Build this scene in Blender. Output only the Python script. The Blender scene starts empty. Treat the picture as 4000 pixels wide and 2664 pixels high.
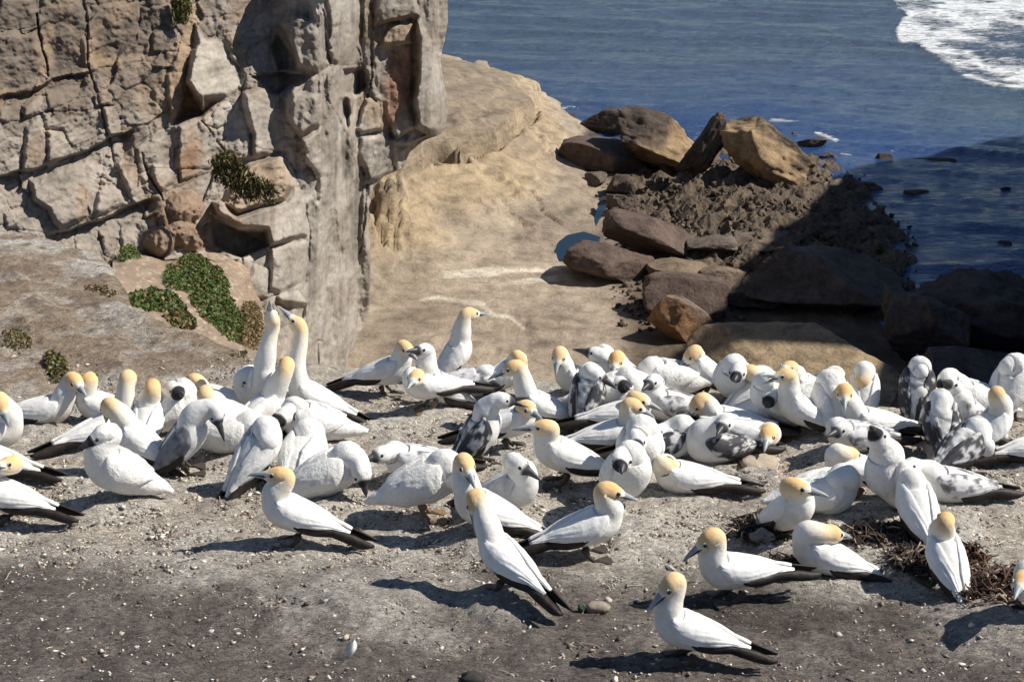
import bpy, math, random
import numpy as np

# ------------------------------------------------------------------ camera, sky, sun, exposure
scene = bpy.context.scene
COL = scene.collection
W0, H0, F = 4000.0, 2664.0, 5800.0            # photograph size and focal length in its pixels
PITCH = math.radians(20.2)
CAM = np.array([0.0, 0.0, 4.0])
SEA = -32.0
cam_data = bpy.data.cameras.new('camera')
cam_data.sensor_width = 36.0
cam_data.lens = 36.0 * F / W0
cam_data.clip_start = 0.1
cam_data.clip_end = 20000.0
cam = bpy.data.objects.new('camera', cam_data)
cam.location = CAM
cam.rotation_euler = (math.pi / 2 - PITCH, 0.0, 0.0)
COL.objects.link(cam)
scene.camera = cam

SUN_EL, SUN_AZ = math.radians(45.0), math.radians(4.0)   # azimuth from +X towards +Y
SUN = np.array([math.cos(SUN_EL) * math.cos(SUN_AZ), math.cos(SUN_EL) * math.sin(SUN_AZ), math.sin(SUN_EL)])
world = bpy.data.worlds.new('World')
scene.world = world
world.use_nodes = True
wn = world.node_tree
sky = wn.nodes.new('ShaderNodeTexSky')
sky.sky_type = 'NISHITA'
sky.sun_disc = False
sky.sun_elevation = SUN_EL
sky.sun_rotation = math.pi / 2 - SUN_AZ
sky.air_density = 1.0
sky.dust_density = 0.2
sky.ozone_density = 3.0
wn.links.new(sky.outputs[0], wn.nodes['Background'].inputs[0])
wn.nodes['Background'].inputs[1].default_value = 0.062
ld = bpy.data.lights.new('sun', 'SUN')
ld.energy = 4.8
ld.angle = math.radians(0.5)
ld.color = (1.0, 0.94, 0.84)
sun = bpy.data.objects.new('sun', ld)
COL.objects.link(sun)
from mathutils import Vector
sun.rotation_euler = Vector(SUN).to_track_quat('Z', 'Y').to_euler()
scene.view_settings.view_transform = 'Standard'
scene.view_settings.look = 'None'
scene.view_settings.exposure = 0.40
scene.view_settings.gamma = 1.0
scene.view_settings.use_curve_mapping = False
scene.cycles.max_bounces = 5
scene.cycles.diffuse_bounces = 3
scene.cycles.glossy_bounces = 2

# ------------------------------------------------------------------ helpers: rays, noise, meshes
_fw = np.array([0.0, math.cos(PITCH), -math.sin(PITCH)])
_rt = np.array([1.0, 0.0, 0.0])
_up = np.array([0.0, math.sin(PITCH), math.cos(PITCH)])

def ray(px, py):
    px = np.asarray(px, float)[..., None]; py = np.asarray(py, float)[..., None]
    return _fw + _rt * (px - W0 / 2) / F + _up * (H0 / 2 - py) / F
def at_d(px, py, d):
    return CAM + ray(px, py) * np.asarray(d, float)[..., None]
def at_z(px, py, z):
    r = ray(px, py)
    return CAM + r * ((np.asarray(z, float) - CAM[2]) / r[..., 2])[..., None]
def project(P):
    v = np.asarray(P) - CAM
    d = v @ _fw
    return W0 / 2 + F * (v @ _rt) / d, H0 / 2 - F * (v @ _up) / d, d

def _hash(ix, iy, iz, seed):
    h = (ix * 374761393 + iy * 668265263 + iz * 1274126177 + seed * 974634777) & 0xFFFFFFFF
    h = ((h ^ (h >> 13)) * 1274126177) & 0xFFFFFFFF
    h = (h ^ (h >> 16)) * 2246822519 & 0xFFFFFFFF
    return ((h ^ (h >> 15)) & 0xFFFFFF).astype(np.float64) / 0xFFFFFF
def noise(x, y, z=0.0, seed=0):
    x, y, z = np.broadcast_arrays(np.asarray(x, float), np.asarray(y, float), np.asarray(z, float))
    fx, fy, fz = np.floor(x), np.floor(y), np.floor(z)
    ix, iy, iz = fx.astype(np.int64), fy.astype(np.int64), fz.astype(np.int64)
    u, v, w = x - fx, y - fy, z - fz
    u, v, w = [t * t * t * (t * (6 * t - 15) + 10) for t in (u, v, w)]
    out = 0.0
    for dx in (0, 1):
        for dy in (0, 1):
            for dz in ((0, 1) if np.any(w) else (0,)):
                k = (u if dx else 1 - u) * (v if dy else 1 - v) * (w if dz else 1 - w)
                out = out + k * _hash(ix + dx, iy + dy, iz + dz, seed)
    return out * 2 - 1
def fbm(x, y, z=0.0, seed=0, oct=4, gain=0.5):
    s, a, n = 0.0, 1.0, 0.0
    for o in range(oct):
        s = s + a * noise(x * 2 ** o + 17.3 * o, y * 2 ** o - 9.1 * o, z * 2 ** o, seed + o)
        n += a; a *= gain
    return s / n
def ridged(x, y, z=0.0, seed=0, oct=4):
    s, a, n = 0.0, 1.0, 0.0
    for o in range(oct):
        s = s + a * (1 - np.abs(noise(x * 2 ** o + 5.7 * o, y * 2 ** o + 3.3 * o, z * 2 ** o, seed + o)) * 2)
        n += a; a *= 0.5
    return s / n
def voronoi(x, y, seed=0):
    """distances to the nearest and second nearest jittered cell points, and the id of the nearest"""
    x = np.asarray(x, float); y = np.asarray(y, float)
    fx, fy = np.floor(x).astype(np.int64), np.floor(y).astype(np.int64)
    d1 = np.full(x.shape, 9.0); d2 = np.full(x.shape, 9.0); cid = np.zeros(x.shape)
    for dx in (-1, 0, 1):
        for dy in (-1, 0, 1):
            cx, cy = fx + dx, fy + dy
            z0 = np.zeros_like(cx)
            qx = cx + 0.1 + 0.8 * _hash(cx, cy, z0, seed)
            qy = cy + 0.1 + 0.8 * _hash(cx, cy, z0 + 1, seed)
            d = np.hypot(x - qx, y - qy)
            near = d < d1
            d2 = np.where(near, d1, np.minimum(d2, d))
            cid = np.where(near, _hash(cx, cy, z0 + 2, seed), cid)
            d1 = np.where(near, d, d1)
    return d1, d2, cid
def sstep(a, b, x):
    t = np.clip((x - a) / (b - a), 0, 1)
    return t * t * (3 - 2 * t)
def poly_sdf(px, py, poly):
    """signed distance to a polygon, positive inside"""
    poly = np.asarray(poly, float)
    d = np.full(px.shape, 1e9); inside = np.zeros(px.shape, bool)
    n = len(poly)
    for i in range(n):
        ax, ay = poly[i]; bx, by = poly[(i + 1) % n]
        ex, ey = bx - ax, by - ay
        t = np.clip(((px - ax) * ex + (py - ay) * ey) / (ex * ex + ey * ey + 1e-9), 0, 1)
        d = np.minimum(d, np.hypot(px - ax - t * ex, py - ay - t * ey))
        c = ((ay > py) != (by > py)) & (px < (bx - ax) * (py - ay) / (by - ay + 1e-12) + ax)
        inside ^= c
    return np.where(inside, d, -d)
def line_dist(px, py, pts):
    d = np.full(px.shape, 1e9)
    for (ax, ay), (bx, by) in zip(pts[:-1], pts[1:]):
        ex, ey = bx - ax, by - ay
        t = np.clip(((px - ax) * ex + (py - ay) * ey) / (ex * ex + ey * ey + 1e-9), 0, 1)
        d = np.minimum(d, np.hypot(px - ax - t * ex, py - ay - t * ey))
    return d
class Rbf:
    """smooth surface through scattered points (linear kernel)"""
    def __init__(self, P, v, smooth=0.0):
        self.P = np.asarray(P, float); v = np.asarray(v, float)
        K = np.hypot(self.P[:, None, 0] - self.P[None, :, 0], self.P[:, None, 1] - self.P[None, :, 1])
        n = len(v); A = np.zeros((n + 3, n + 3))
        A[:n, :n] = K - smooth * np.eye(n); A[:n, n] = 1; A[:n, n + 1:] = self.P
        A[n, :n] = 1; A[n + 1:, :n] = self.P.T
        self.w = np.linalg.solve(A, np.concatenate([v, np.zeros(3)]))
    def __call__(self, x, y):
        n = len(self.P)
        out = self.w[n] + self.w[n + 1] * x + self.w[n + 2] * y
        for (a, b), w in zip(self.P, self.w[:n]):
            out = out + w * np.hypot(x - a, y - b)
        return out

def mesh_obj(name, V, Fc, mat, parent=None, smooth=True, colors=None, attrs=None):
    me = bpy.data.meshes.new(name)
    V = np.ascontiguousarray(V, dtype=np.float32).reshape(-1, 3)
    if isinstance(Fc, np.ndarray):
        k = Fc.shape[1]; n = len(Fc)
        me.vertices.add(len(V)); me.vertices.foreach_set('co', V.ravel())
        me.loops.add(n * k); me.loops.foreach_set('vertex_index', np.ascontiguousarray(Fc, dtype=np.int32).ravel())
        me.polygons.add(n)
        me.polygons.foreach_set('loop_start', np.arange(0, n * k, k, dtype=np.int32))
        me.polygons.foreach_set('loop_total', np.full(n, k, dtype=np.int32))
        me.update(calc_edges=True)
        me.validate(verbose=False)
    else:
        me.from_pydata([tuple(map(float, v)) for v in V], [], Fc)
        me.update()
    if smooth:
        me.polygons.foreach_set('use_smooth', np.ones(len(me.polygons), dtype=bool))
    if colors is not None:
        c = np.ones((len(V), 4), np.float32); c[:, :3] = np.clip(colors, 0, 1)
        at = me.color_attributes.new('Col', 'FLOAT_COLOR', 'POINT')
        at.data.foreach_set('color', c.ravel())
    for k2, v in (attrs or {}).items():
        at = me.attributes.new(k2, 'FLOAT', 'POINT')
        at.data.foreach_set('value', np.ascontiguousarray(v, dtype=np.float32).ravel())
    me.materials.append(mat)
    ob = bpy.data.objects.new(name, me)
    COL.objects.link(ob)
    if parent is not None:
        ob.parent = parent
    return ob
def tag(o, label=None, cat=None, group=None, kind=None):
    if label: o['label'] = label
    if cat: o['category'] = cat
    if group: o['group'] = group
    if kind: o['kind'] = kind
    return o
def empty(name, loc, rz=0.0):
    o = bpy.data.objects.new(name, None)
    o.empty_display_size = 0.1
    COL.objects.link(o)
    o.location = loc; o.rotation_euler = (0, 0, rz)
    return o
def grid_faces(nr, nc, wrap=False):
    i = np.arange(nr - 1)[:, None]; j = np.arange(nc if wrap else nc - 1)[None, :]
    a = i * nc + j; b = i * nc + (j + 1) % nc
    return np.stack([a, b, b + nc, a + nc], -1).reshape(-1, 4)
def lerp3(a, b, t):
    return np.asarray(a)[None, :] * (1 - t[:, None]) + np.asarray(b)[None, :] * t[:, None]

# ------------------------------------------------------------------ materials
def new_mat(name, rough=0.8, spec=0.3):
    m = bpy.data.materials.new(name); m.use_nodes = True
    nt = m.node_tree; b = nt.nodes['Principled BSDF']
    b.inputs['Roughness'].default_value = rough
    b.inputs['Specular IOR Level'].default_value = spec
    return m, nt, b
def N(nt, kind, **kw):
    n = nt.nodes.new(kind)
    for k, v in kw.items():
        if k.startswith('i_'):
            n.inputs[k[2:].replace('_', ' ')].default_value = v
        else:
            setattr(n, k, v)
    return n
def ramp(nt, src, stops):
    r = nt.nodes.new('ShaderNodeValToRGB')
    e = r.color_ramp.elements
    while len(e) < len(stops): e.new(0.5)
    for el, (p, c) in zip(e, stops):
        el.position = p
        el.color = (c, c, c, 1) if isinstance(c, (int, float)) else (*c, 1)
    nt.links.new(src, r.inputs[0])
    return r.outputs[0]
def mixc(nt, fac, a, b, mode='MIX'):
    m = nt.nodes.new('ShaderNodeMix'); m.data_type = 'RGBA'; m.blend_type = mode
    for sock, v in ((m.inputs[0], fac), (m.inputs[6], a), (m.inputs[7], b)):
        if isinstance(v, (int, float)): sock.default_value = v
        elif isinstance(v, tuple): sock.default_value = (*v, 1)
        else: nt.links.new(v, sock)
    return m.outputs[2]
def bump(nt, bsdf, height, dist, strength=1.0, prev=None):
    b = nt.nodes.new('ShaderNodeBump')
    b.inputs['Distance'].default_value = dist
    b.inputs['Strength'].default_value = strength
    nt.links.new(height, b.inputs['Height'])
    if prev is not None: nt.links.new(prev, b.inputs['Normal'])
    nt.links.new(b.outputs[0], bsdf.inputs['Normal'])
    return b.outputs[0]
def tex_noise(nt, scale, detail=4.0, rough=0.6, vec=None, dist=0.0):
    n = N(nt, 'ShaderNodeTexNoise')
    n.inputs['Scale'].default_value = scale; n.inputs['Detail'].default_value = detail
    n.inputs['Roughness'].default_value = rough; n.inputs['Distortion'].default_value = dist
    if vec is not None: nt.links.new(vec, n.inputs['Vector'])
    return n.outputs[0]
def obj_coords(nt, scale=(1, 1, 1), rot=(0, 0, 0)):
    t = nt.nodes.new('ShaderNodeTexCoord'); m = nt.nodes.new('ShaderNodeMapping')
    m.inputs['Scale'].default_value = scale; m.inputs['Rotation'].default_value = rot
    nt.links.new(t.outputs['Object'], m.inputs[0])
    return m.outputs[0]
def attr_col(nt, name='Col'):
    a = nt.nodes.new('ShaderNodeAttribute'); a.attribute_name = name
    return a
def flat_mat(name, col, rough=0.7, spec=0.3, var=0.0, scale=40.0, bdist=0.0):
    m, nt, b = new_mat(name, rough, spec)
    c = tex_noise(nt, scale, 4.0, 0.6, obj_coords(nt))
    col = tuple(col)
    lo = tuple(x * (1 - var) for x in col); hi = tuple(min(1, x * (1 + var)) for x in col)
    nt.links.new(mixc(nt, ramp(nt, c, [(0.3, 0.0), (0.7, 1.0)]), lo, hi), b.inputs['Base Color'])
    if bdist: bump(nt, b, c, bdist)
    return m
def rock_mat(name, scale, bdist, var=0.35, rough=0.9, layers=0.0):
    """rock coloured by its Col attribute, broken up by grain, blotches and fine relief"""
    m, nt, b = new_mat(name, rough, 0.2)
    co = obj_coords(nt)
    a = attr_col(nt).outputs['Color']
    g1 = tex_noise(nt, scale, 8.0, 0.65, co, 0.4)
    g2 = tex_noise(nt, scale * 6.3, 6.0, 0.7, co)
    c = mixc(nt, 1.0, a, ramp(nt, g1, [(0.28, 1 - var * 1.3), (0.5, 1.0), (0.75, 1 + var * 0.9)]), 'MULTIPLY')
    c = mixc(nt, 1.0, c, ramp(nt, g2, [(0.3, 1 - var * 0.8), (0.55, 1.0), (0.8, 1 + var * 0.5)]), 'MULTIPLY')
    if layers:
        co2 = obj_coords(nt, (0.25, 0.25, layers), (0.12, 0.05, 0))
        l1 = tex_noise(nt, 1.0, 5.0, 0.6, co2, 0.3)
        c = mixc(nt, 1.0, c, ramp(nt, l1, [(0.35, 0.78), (0.5, 1.0), (0.68, 1.12)]), 'MULTIPLY')
    nt.links.new(c, b.inputs['Base Color'])
    p = bump(nt, b, g1, bdist)
    bump(nt, b, g2, bdist * 0.3, 1.0, p)
    return m
# ------------------------------------------------------------------ the colony: one row for each bird
# kind (A adult, C white chick, J pale fledgling, D dark mottled fledgling), stance (s stands, S sits),
# ground contact in the photograph, heading (0 right, 90 away), body pitch, head centre, bill tip, flag, label
BIRDS = [
 ('A','s', 15,1800,   5, 20,   0,1572,  36,1668,'',  'adult gannet at the left edge bowing, its bill pointing straight down'),
 ('A','S',-40,1850, 170, 10, -130,1760,-210,1770,'','adult gannet cut by the left edge, only pale wing and dark tail showing'),
 ('A','s', 10,2045, 172, 14,  32,1818, -50,1832,'t','adult gannet at the left edge with rounded orange head, standing lowest there'),
 ('A','S',195,1650,   4,  6, 292,1490, 338,1548,'', 'adult gannet at far left with black tail pointing left, neck crossed with its mate'),
 ('A','S',395,1640, 172, 10, 345,1490, 318,1545,'', 'adult gannet at far left facing left, neck crossed with its mate'),
 ('A','S',420,1725,  28, 10, 503,1482, 512,1552,'', 'adult gannet at left, orange head bowed with bill down, black wing tip to the left'),
 ('A','S',585,1720,  86, 30, 597,1512,601,1478,'f','adult gannet at left seen from behind, pale yellow nape, wedged between others'),
 ('A','s',540,1830, 163, 32, 425,1590, 413,1650,'', 'adult gannet behind the biggest fluffy chick, long white back sloping to the right'),
 ('C','S',455,1945, 196, 32, 403,1702, 300,1758,'', 'big fluffy white chick at left foreground with black face and bill pointing left'),
 ('J','s',745,1845,  12, 48, 838,1608, 878,1725,'', 'fledgling at left with dark slate wing, head bowed and black bill pointing down'),
 ('A','s',905,1760, 172, 18, 802,1535,806,1501,'f','adult gannet behind the slate winged fledgling, dull buff head turned away'),
 ('C','S',915,1760,   0,  4, 1010,1730,1060,1745,'','low white chick lying under the tail of an adult at left'),
 ('A','S',840,1610, 178, 10, 752,1490, 700,1522,'', 'adult gannet at back left facing left, grey bill lowered, white back to the right'),
 ('C','S',690,1690,  20, 30, 682,1530, 720,1545,'', 'small white chick with bent neck between adults at back left'),
 ('C','S',1020,1600,178, 20, 985,1488, 906,1512,'', 'white chick with grey smudged face in front of the sky pointing pair'),
 ('A','s',1045,1640,300, 55, 1062,1250,1053,1170,'','left one of the two adults stretching necks straight up, shaded breast'),
 ('A','s',1040,1705, 38, 24, 1120,1425,1124,1391,'f','adult gannet turned away just in front of the sky pointing pair, tail left'),
 ('A','s',1215,1650,174, 24, 1161,1268,1092,1200,'','right one of the two adults stretching necks up, bill raised to the left'),
 ('C','S',1215,1720,182, 12, 1110,1625,1055,1672,'', 'round white chick with dark face lying left, beside the sky pointing pair'),
 ('J','s',1030,1890, 48, 42, 1050,1722,1054,1688,'f','white fledgling with black tail to the left, behind the foreground adult at left'),
 ('C','S',1195,1850, 78, 20, 1215,1725,1219,1691,'f','plump white chick seen from behind, wing folded like a ball'),
 ('A','s',1140,2125,174, 20, 1092,1858, 970,1854,'', 'adult gannet standing alone at left foreground, bill held level to the left'),
 ('C','S',1300,1930, 10, 20, 1410,1838,1432,1942,'', 'white chick hanging its head, bill to the ground, right of the lone foreground adult'),
 ('J','S',1610,1860,186,  6, 1495,1775,1408,1805,'', 'pale speckled fledgling lying flat with dark bill pointing down left'),
 ('C','s',1680,2025,  5, 20, 1795,1880,1860,1890,'', 'white chick with pale legs, its head hidden behind an adult in the middle'),
 ('A','S',1880,2080,186, 28, 1817,1815,1857,1910,'n','adult gannet in the middle looking down past its breast, white wing to the right'),
 ('A','s',1962,2332,134, 17, 1857,1955,1857,2092,'n','adult gannet in the middle foreground turned half away, long grey bill hanging down'),
 ('J','S',2005,1985,330, 24, 2020,1812,2114,1876,'', 'white fledgling with one dark wing stripe, bill lowered to the right'),
 ('A','s',2185,1890,173, 19, 2126,1672,1998,1676,'', 'adult gannet in the middle facing left, bill level, standing over bare stones'),
 ('A','s',2315,2178,   8, 16, 2380,1920,2490,1954,'', 'adult gannet in the middle foreground facing right, shaded flank, dark legs'),
 ('C','S',2450,1990,292, 48, 2430,1800,2428,1850,'n','white chick facing the camera with grey bill, behind the right facing adult'),
 ('C','S',2500,1895,276, 58, 2484,1725,2482,1770,'n','slim upright white chick with black face mask facing the camera'),
 ('A','S',2660,1920,178,  8, 2615,1822,2690,1835,'t','adult gannet asleep with its orange head tucked into its white back'),
 ('D','S',2610,1785, 10,  6, 2570,1690,2520,1700,'t','grey streaked fledgling lying curled, head tucked, behind the sleeping adult'),
 ('D','S',2780,1800,195,  8, 2831,1655,2798,1702,'', 'mottled fledgling lying down with black bill beside the hunched preening adult'),
 ('A','s',2930,1795,338, -6, 3000,1700,2985,1765,'n','adult gannet bent double, orange head hanging below its white breast'),
 ('A','S',2830,1695,178,  8, 2729,1575,2667,1660,'', 'adult gannet at back right facing left, grey bill nearly touching the ground'),
 ('A','S',2400,1750,   4, 10, 2474,1588,2560,1632,'', 'adult gannet in the middle lying with shaded flank, facing right'),
 ('A','S',2100,1640,172, 20, 2003,1438,1904,1482,'', 'front one of two close adults at centre back, bill pointing left'),
 ('A','s',1985,1560,  8, 28, 2030,1408,2078,1492,'', 'rear one of two close adults at centre back, bill pointing down right'),
 ('D','s',2300,1655, 66, 52, 2326,1462,2410,1518,'', 'dark mottled fledgling standing with its streaked back to the camera at centre back'),
 ('A','S',2245,1535,188, 20, 2184,1390,2170,1464,'', 'adult gannet at centre back with drooping bill, left of a raised chick head'),
 ('J','S',2390,1520,180, 30, 2330,1385,2236,1364,'', 'white fledgling at centre back holding its dark bill level to the left'),
 ('A','S',2470,1555,196, 24, 2406,1408,2392,1475,'', 'adult gannet at centre back with rounded bright back and bowed buff head'),
 ('C','S',2400,1595,  0, 12, 2420,1505,2460,1520,'', 'small white chick tucked beside the dark mottled fledgling at centre back'),
 ('J','S',2610,1640,180,  8, 2548,1493,2506,1526,'', 'pale fledgling with faintly yellow head lying down, facing left, right of centre'),
 ('A','s',2735,1545,174, 34, 2703,1385,2640,1448,'', 'adult gannet on the far rim before the wide tan block, bill angled down left'),
 ('C','S',2860,1590,255, 38, 2882,1460,2868,1490,'n','very fluffy white chick on the far rim, face towards the camera'),
 ('A','S',2950,1610, 20, 30, 2934,1452,2985,1462,'', 'adult gannet with thick orange neck behind the bird with the gaping bill'),
 ('A','s',3105,1715,176, 32, 3066,1470,2974,1484,'', 'adult gannet at right with tall curved neck and gaping bill pointing left'),
 ('A','S',2970,1660,  5, 15, 2990,1512,3046,1536,'', 'adult gannet peeping past a tall curved neck, bill pointing right'),
 ('C','S',3020,1665,170, 35, 3016,1560,2990,1590,'', 'narrow white chick squeezed before a tall curved neck at right'),
 ('A','S',3140,1575,170, 24, 3080,1440,3040,1455,'', 'adult gannet on the far rim, white crown bowed away, back sloping right'),
 ('A','S',3225,1610, 40, 30, 3250,1468,3176,1464,'', 'adult gannet on the far rim with pale yellow head turned back to the left'),
 ('C','S',3235,1680, 95, 50, 3245,1530,3249,1496,'f','tall white chick with its back to the camera at right'),
 ('A','S',3385,1700,186, 10, 3298,1535,3300,1605,'n','adult gannet at right with grey throat, orange crown, plain white back'),
 ('A','S',3365,1610, 82, 50, 3364,1490,3368,1456,'f','pale yellow headed adult on the far rim with its back turned'),
 ('D','s',3570,1650, 70, 55, 3595,1440,3582,1382,'', 'fledgling on the far right rim with bill straight up and speckled dark side'),
 ('A','S',3625,1640,195, 20, 3642,1540,3700,1560,'t','adult gannet on the far right with its neck looped and buff head turned back'),
 ('C','S',3780,1625,178, 14, 3700,1485,3660,1540,'', 'large white chick with humped back on the far right rim'),
 ('J','S',3765,1710,172, 35, 3722,1512,3674,1482,'', 'grey faced fledgling on the far right lifting its bill to the upper left'),
 ('D','s',3660,1765, 88, 45, 3660,1610,3664,1576,'f','hunched fledgling from behind with black blotches on white down, far right'),
 ('A','s',3870,1780, 25, 40, 3898,1543,3925,1590,'', 'adult gannet at far right with tall white neck and dull orange bowed head'),
 ('D','s',3760,1880, 40, 15, 3850,1745,3890,1790,'', 'dark streaked fledgling bending down at far right, black wing tips to the left'),
 ('C','s',3940,1640, 40, 52, 3952,1428,4025,1398,'', 'white fledgling on the far right rim with bill raised past the frame edge'),
 ('A','S',4070,1800,  5,  8, 4160,1680,4230,1690,'', 'bird cut by the right edge showing only its dark tail'),
 ('J','S',3325,1760,190,  6, 3285,1680,3229,1706,'', 'speckled fledgling lying flat at right, dark bill resting to the left'),
 ('A','s',3320,1940,176, 10, 3318,1778,3385,1790,'t','standing adult gannet at right with its head laid back over its wings'),
 ('C','S',3455,2000,200, 48, 3430,1722,3399,1660,'', 'largest white chick at right, upright with its bill pointing to the sky'),
 ('J','S',3690,1955,184,  8, 3562,1825,3488,1816,'', 'pale fledgling at right with grey face showing behind the tall chick'),
 ('A','s',3560,2105,100, 30, 3588,1900,3622,2002,'n', 'adult gannet at right from behind, arched neck and bill hanging on the right'),
 ('A','S',3090,2105,305, 42, 3108,1905,3240,1938,'', 'adult gannet at right sitting on seaweed, long bill slanting down right'),
 ('C','S',3215,1995,  8,  6, 3262,1895,3300,1910,'', 'small smooth white chick under the long bill of an adult at right'),
 ('A','S',3195,2235,178, 22, 3245,2086,3330,2098,'t','adult gannet at right folded up, whole orange head laid along its back'),
 ('A','s',2845,2342,188,  5, 2772,2108,2666,2190,'', 'adult gannet at right foreground with brown wing tips, bill angled down left'),
 ('A','s',2668,2580,171, 15, 2622,2284,2525,2392,'', 'nearest adult gannet at the bottom, bright orange crown, black tail right'),
 ('A','s',3675,2290, 98, 28, 3693,2035,3697,2001,'f','adult gannet standing at right with its back turned beside reddish seaweed'),
 ('A','S',4040,2420,188, 30, 3990,2275,3962,2340,'', 'adult gannet cut by the right edge, only its orange head showing over a nest'),
 ('J','S',1845,1545,  5,  4, 1910,1500,1960,1510,'', 'grey smudged fledgling lying flat on the far rim left of centre'),
 ('A','s',1525,1545,352, 18, 1583,1362,1632,1408,'', 'adult gannet on the far rim behind a grey billed fledgling, black tail left'),
 ('J','S',1700,1590,196, 35, 1655,1370,1586,1372,'', 'white fledgling on the far rim, grey bill held level across an orange head'),
 ('A','s',1665,1620,200, 10, 1625,1478,1590,1520,'n','adult gannet preening on bare ground left of centre, both orange brown legs showing'),
 ('A','s',1790,1490, 32, 48, 1835,1228,1902,1227,'', 'tallest adult at centre back, long neck upright, bill level to the right'),
 ('D','s',1890,1815, 22, 52, 1957,1565,2068,1572,'', 'fledgling at centre with slate mottled wings and open black bill to the right'),
 ('A','S',2445,1668,  2,  8, 2494,1562,2588,1604,'', 'adult gannet half hidden behind the lying right facing adult at centre'),
 ('C','S',2600,1535,180,  6, 2575,1492,2535,1500,'', 'tiny looking white chick lying low on the far rim right of centre'),
 ('C','S',3185,1625,  5,  8, 3215,1572,3250,1584,'', 'low white chick half hidden between the bowed white crowned adult and a tall chick'),
 ('A','s',2000,1750,  4, 14, 2060,1600,2120,1640,'', 'white bird mostly hidden behind the slate winged fledgling at centre'),
]

# ------------------------------------------------------------------ the colony's ground (heights)
def plane_z(x, y):
    return 0.85 - 0.1033 * (y - 5.03)
_edge_px = [(-900, 700), (-400, 800), (0, 892), (330, 965), (440, 1035), (500, 1180), (620, 1255), (800, 1335), (960, 1392),
            (1300, 1430), (1800, 1425), (2200, 1480), (2700, 1500), (3300, 1580), (3600, 1600), (4000, 1565), (4600, 1560)]
_edge = []
for _x, _y in _edge_px:
    d = 8.0
    for _ in range(60):
        P = at_d(_x, _y, d)
        d += (P[2] - plane_z(P[0], P[1])) / 0.5 * 0.6
    _edge.append((P[0], P[1]))
_edge = np.array(sorted(_edge))
def edge_y(x):
    return np.interp(x, _edge[:, 0], _edge[:, 1])
def ground_base(x, y):
    z = plane_z(x, y) + 0.05 * fbm(x * 0.55, y * 0.55, seed=3, oct=3) + 0.02 * fbm(x * 2.1, y * 2.1, seed=5, oct=2)
    e = y - edge_y(x) - 0.12 * fbm(x * 1.7, y * 0.5, seed=9, oct=3)
    z = z - 0.25 * np.clip(e + 0.35, 0, None) ** 2 - 5.0 * np.clip(e - 0.05, 0, None)
    return z
def pixel_ground(px, py, h=0.0):
    px = np.asarray(px, float); py = np.asarray(py, float)
    d = np.full(px.shape, 7.0)
    for _ in range(26):
        P = at_d(px, py, d)
        d = d + np.clip((P[..., 2] - (ground_base(P[..., 0], P[..., 1]) + h)) * 1.3, -0.6, 0.6)
    return P
_h = np.array([0.05 if r[1] == 'S' else 0.015 for r in BIRDS])
_mp = pixel_ground([r[2] for r in BIRDS], [r[3] for r in BIRDS], _h)
MOUNDS = [(float(p[0]), float(p[1]), float(h), 0.22 if h > 0.03 else 0.14) for p, h in zip(_mp, _h)]   # x, y, height, radius
EXTRA = []
for px, py, h, r in [(2960, 1850, 0.09, 0.16), (3860, 1900, 0.07, 0.26), (3640, 2010, 0.07, 0.2), (1520, 1660, 0.05, 0.22),
                     (2560, 2080, 0.04, 0.3), (1960, 2330, 0.06, 0.2), (950, 2200, 0.02, 0.4), (1450, 2290, 0.05, 0.35),
                     (3500, 2160, 0.05, 0.25), (3960, 2400, 0.07, 0.3), (2090, 1760, 0.04, 0.15), (900, 1700, 0.04, 0.2)]:
    P = pixel_ground(px, py, h)
    EXTRA.append((float(P[0]), float(P[1]), h, r))
def ground_z(x, y):
    x = np.asarray(x, float); y = np.asarray(y, float)
    z = ground_base(x, y)
    m = np.zeros(x.shape)
    for mx, my, h, r in MOUNDS + EXTRA:
        q = ((x - mx) ** 2 + (y - my) ** 2) / (r * r)
        m = np.maximum(m, h * np.exp(-np.clip(q - 0.35, 0, None) * 1.6))
    return z + m
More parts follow.
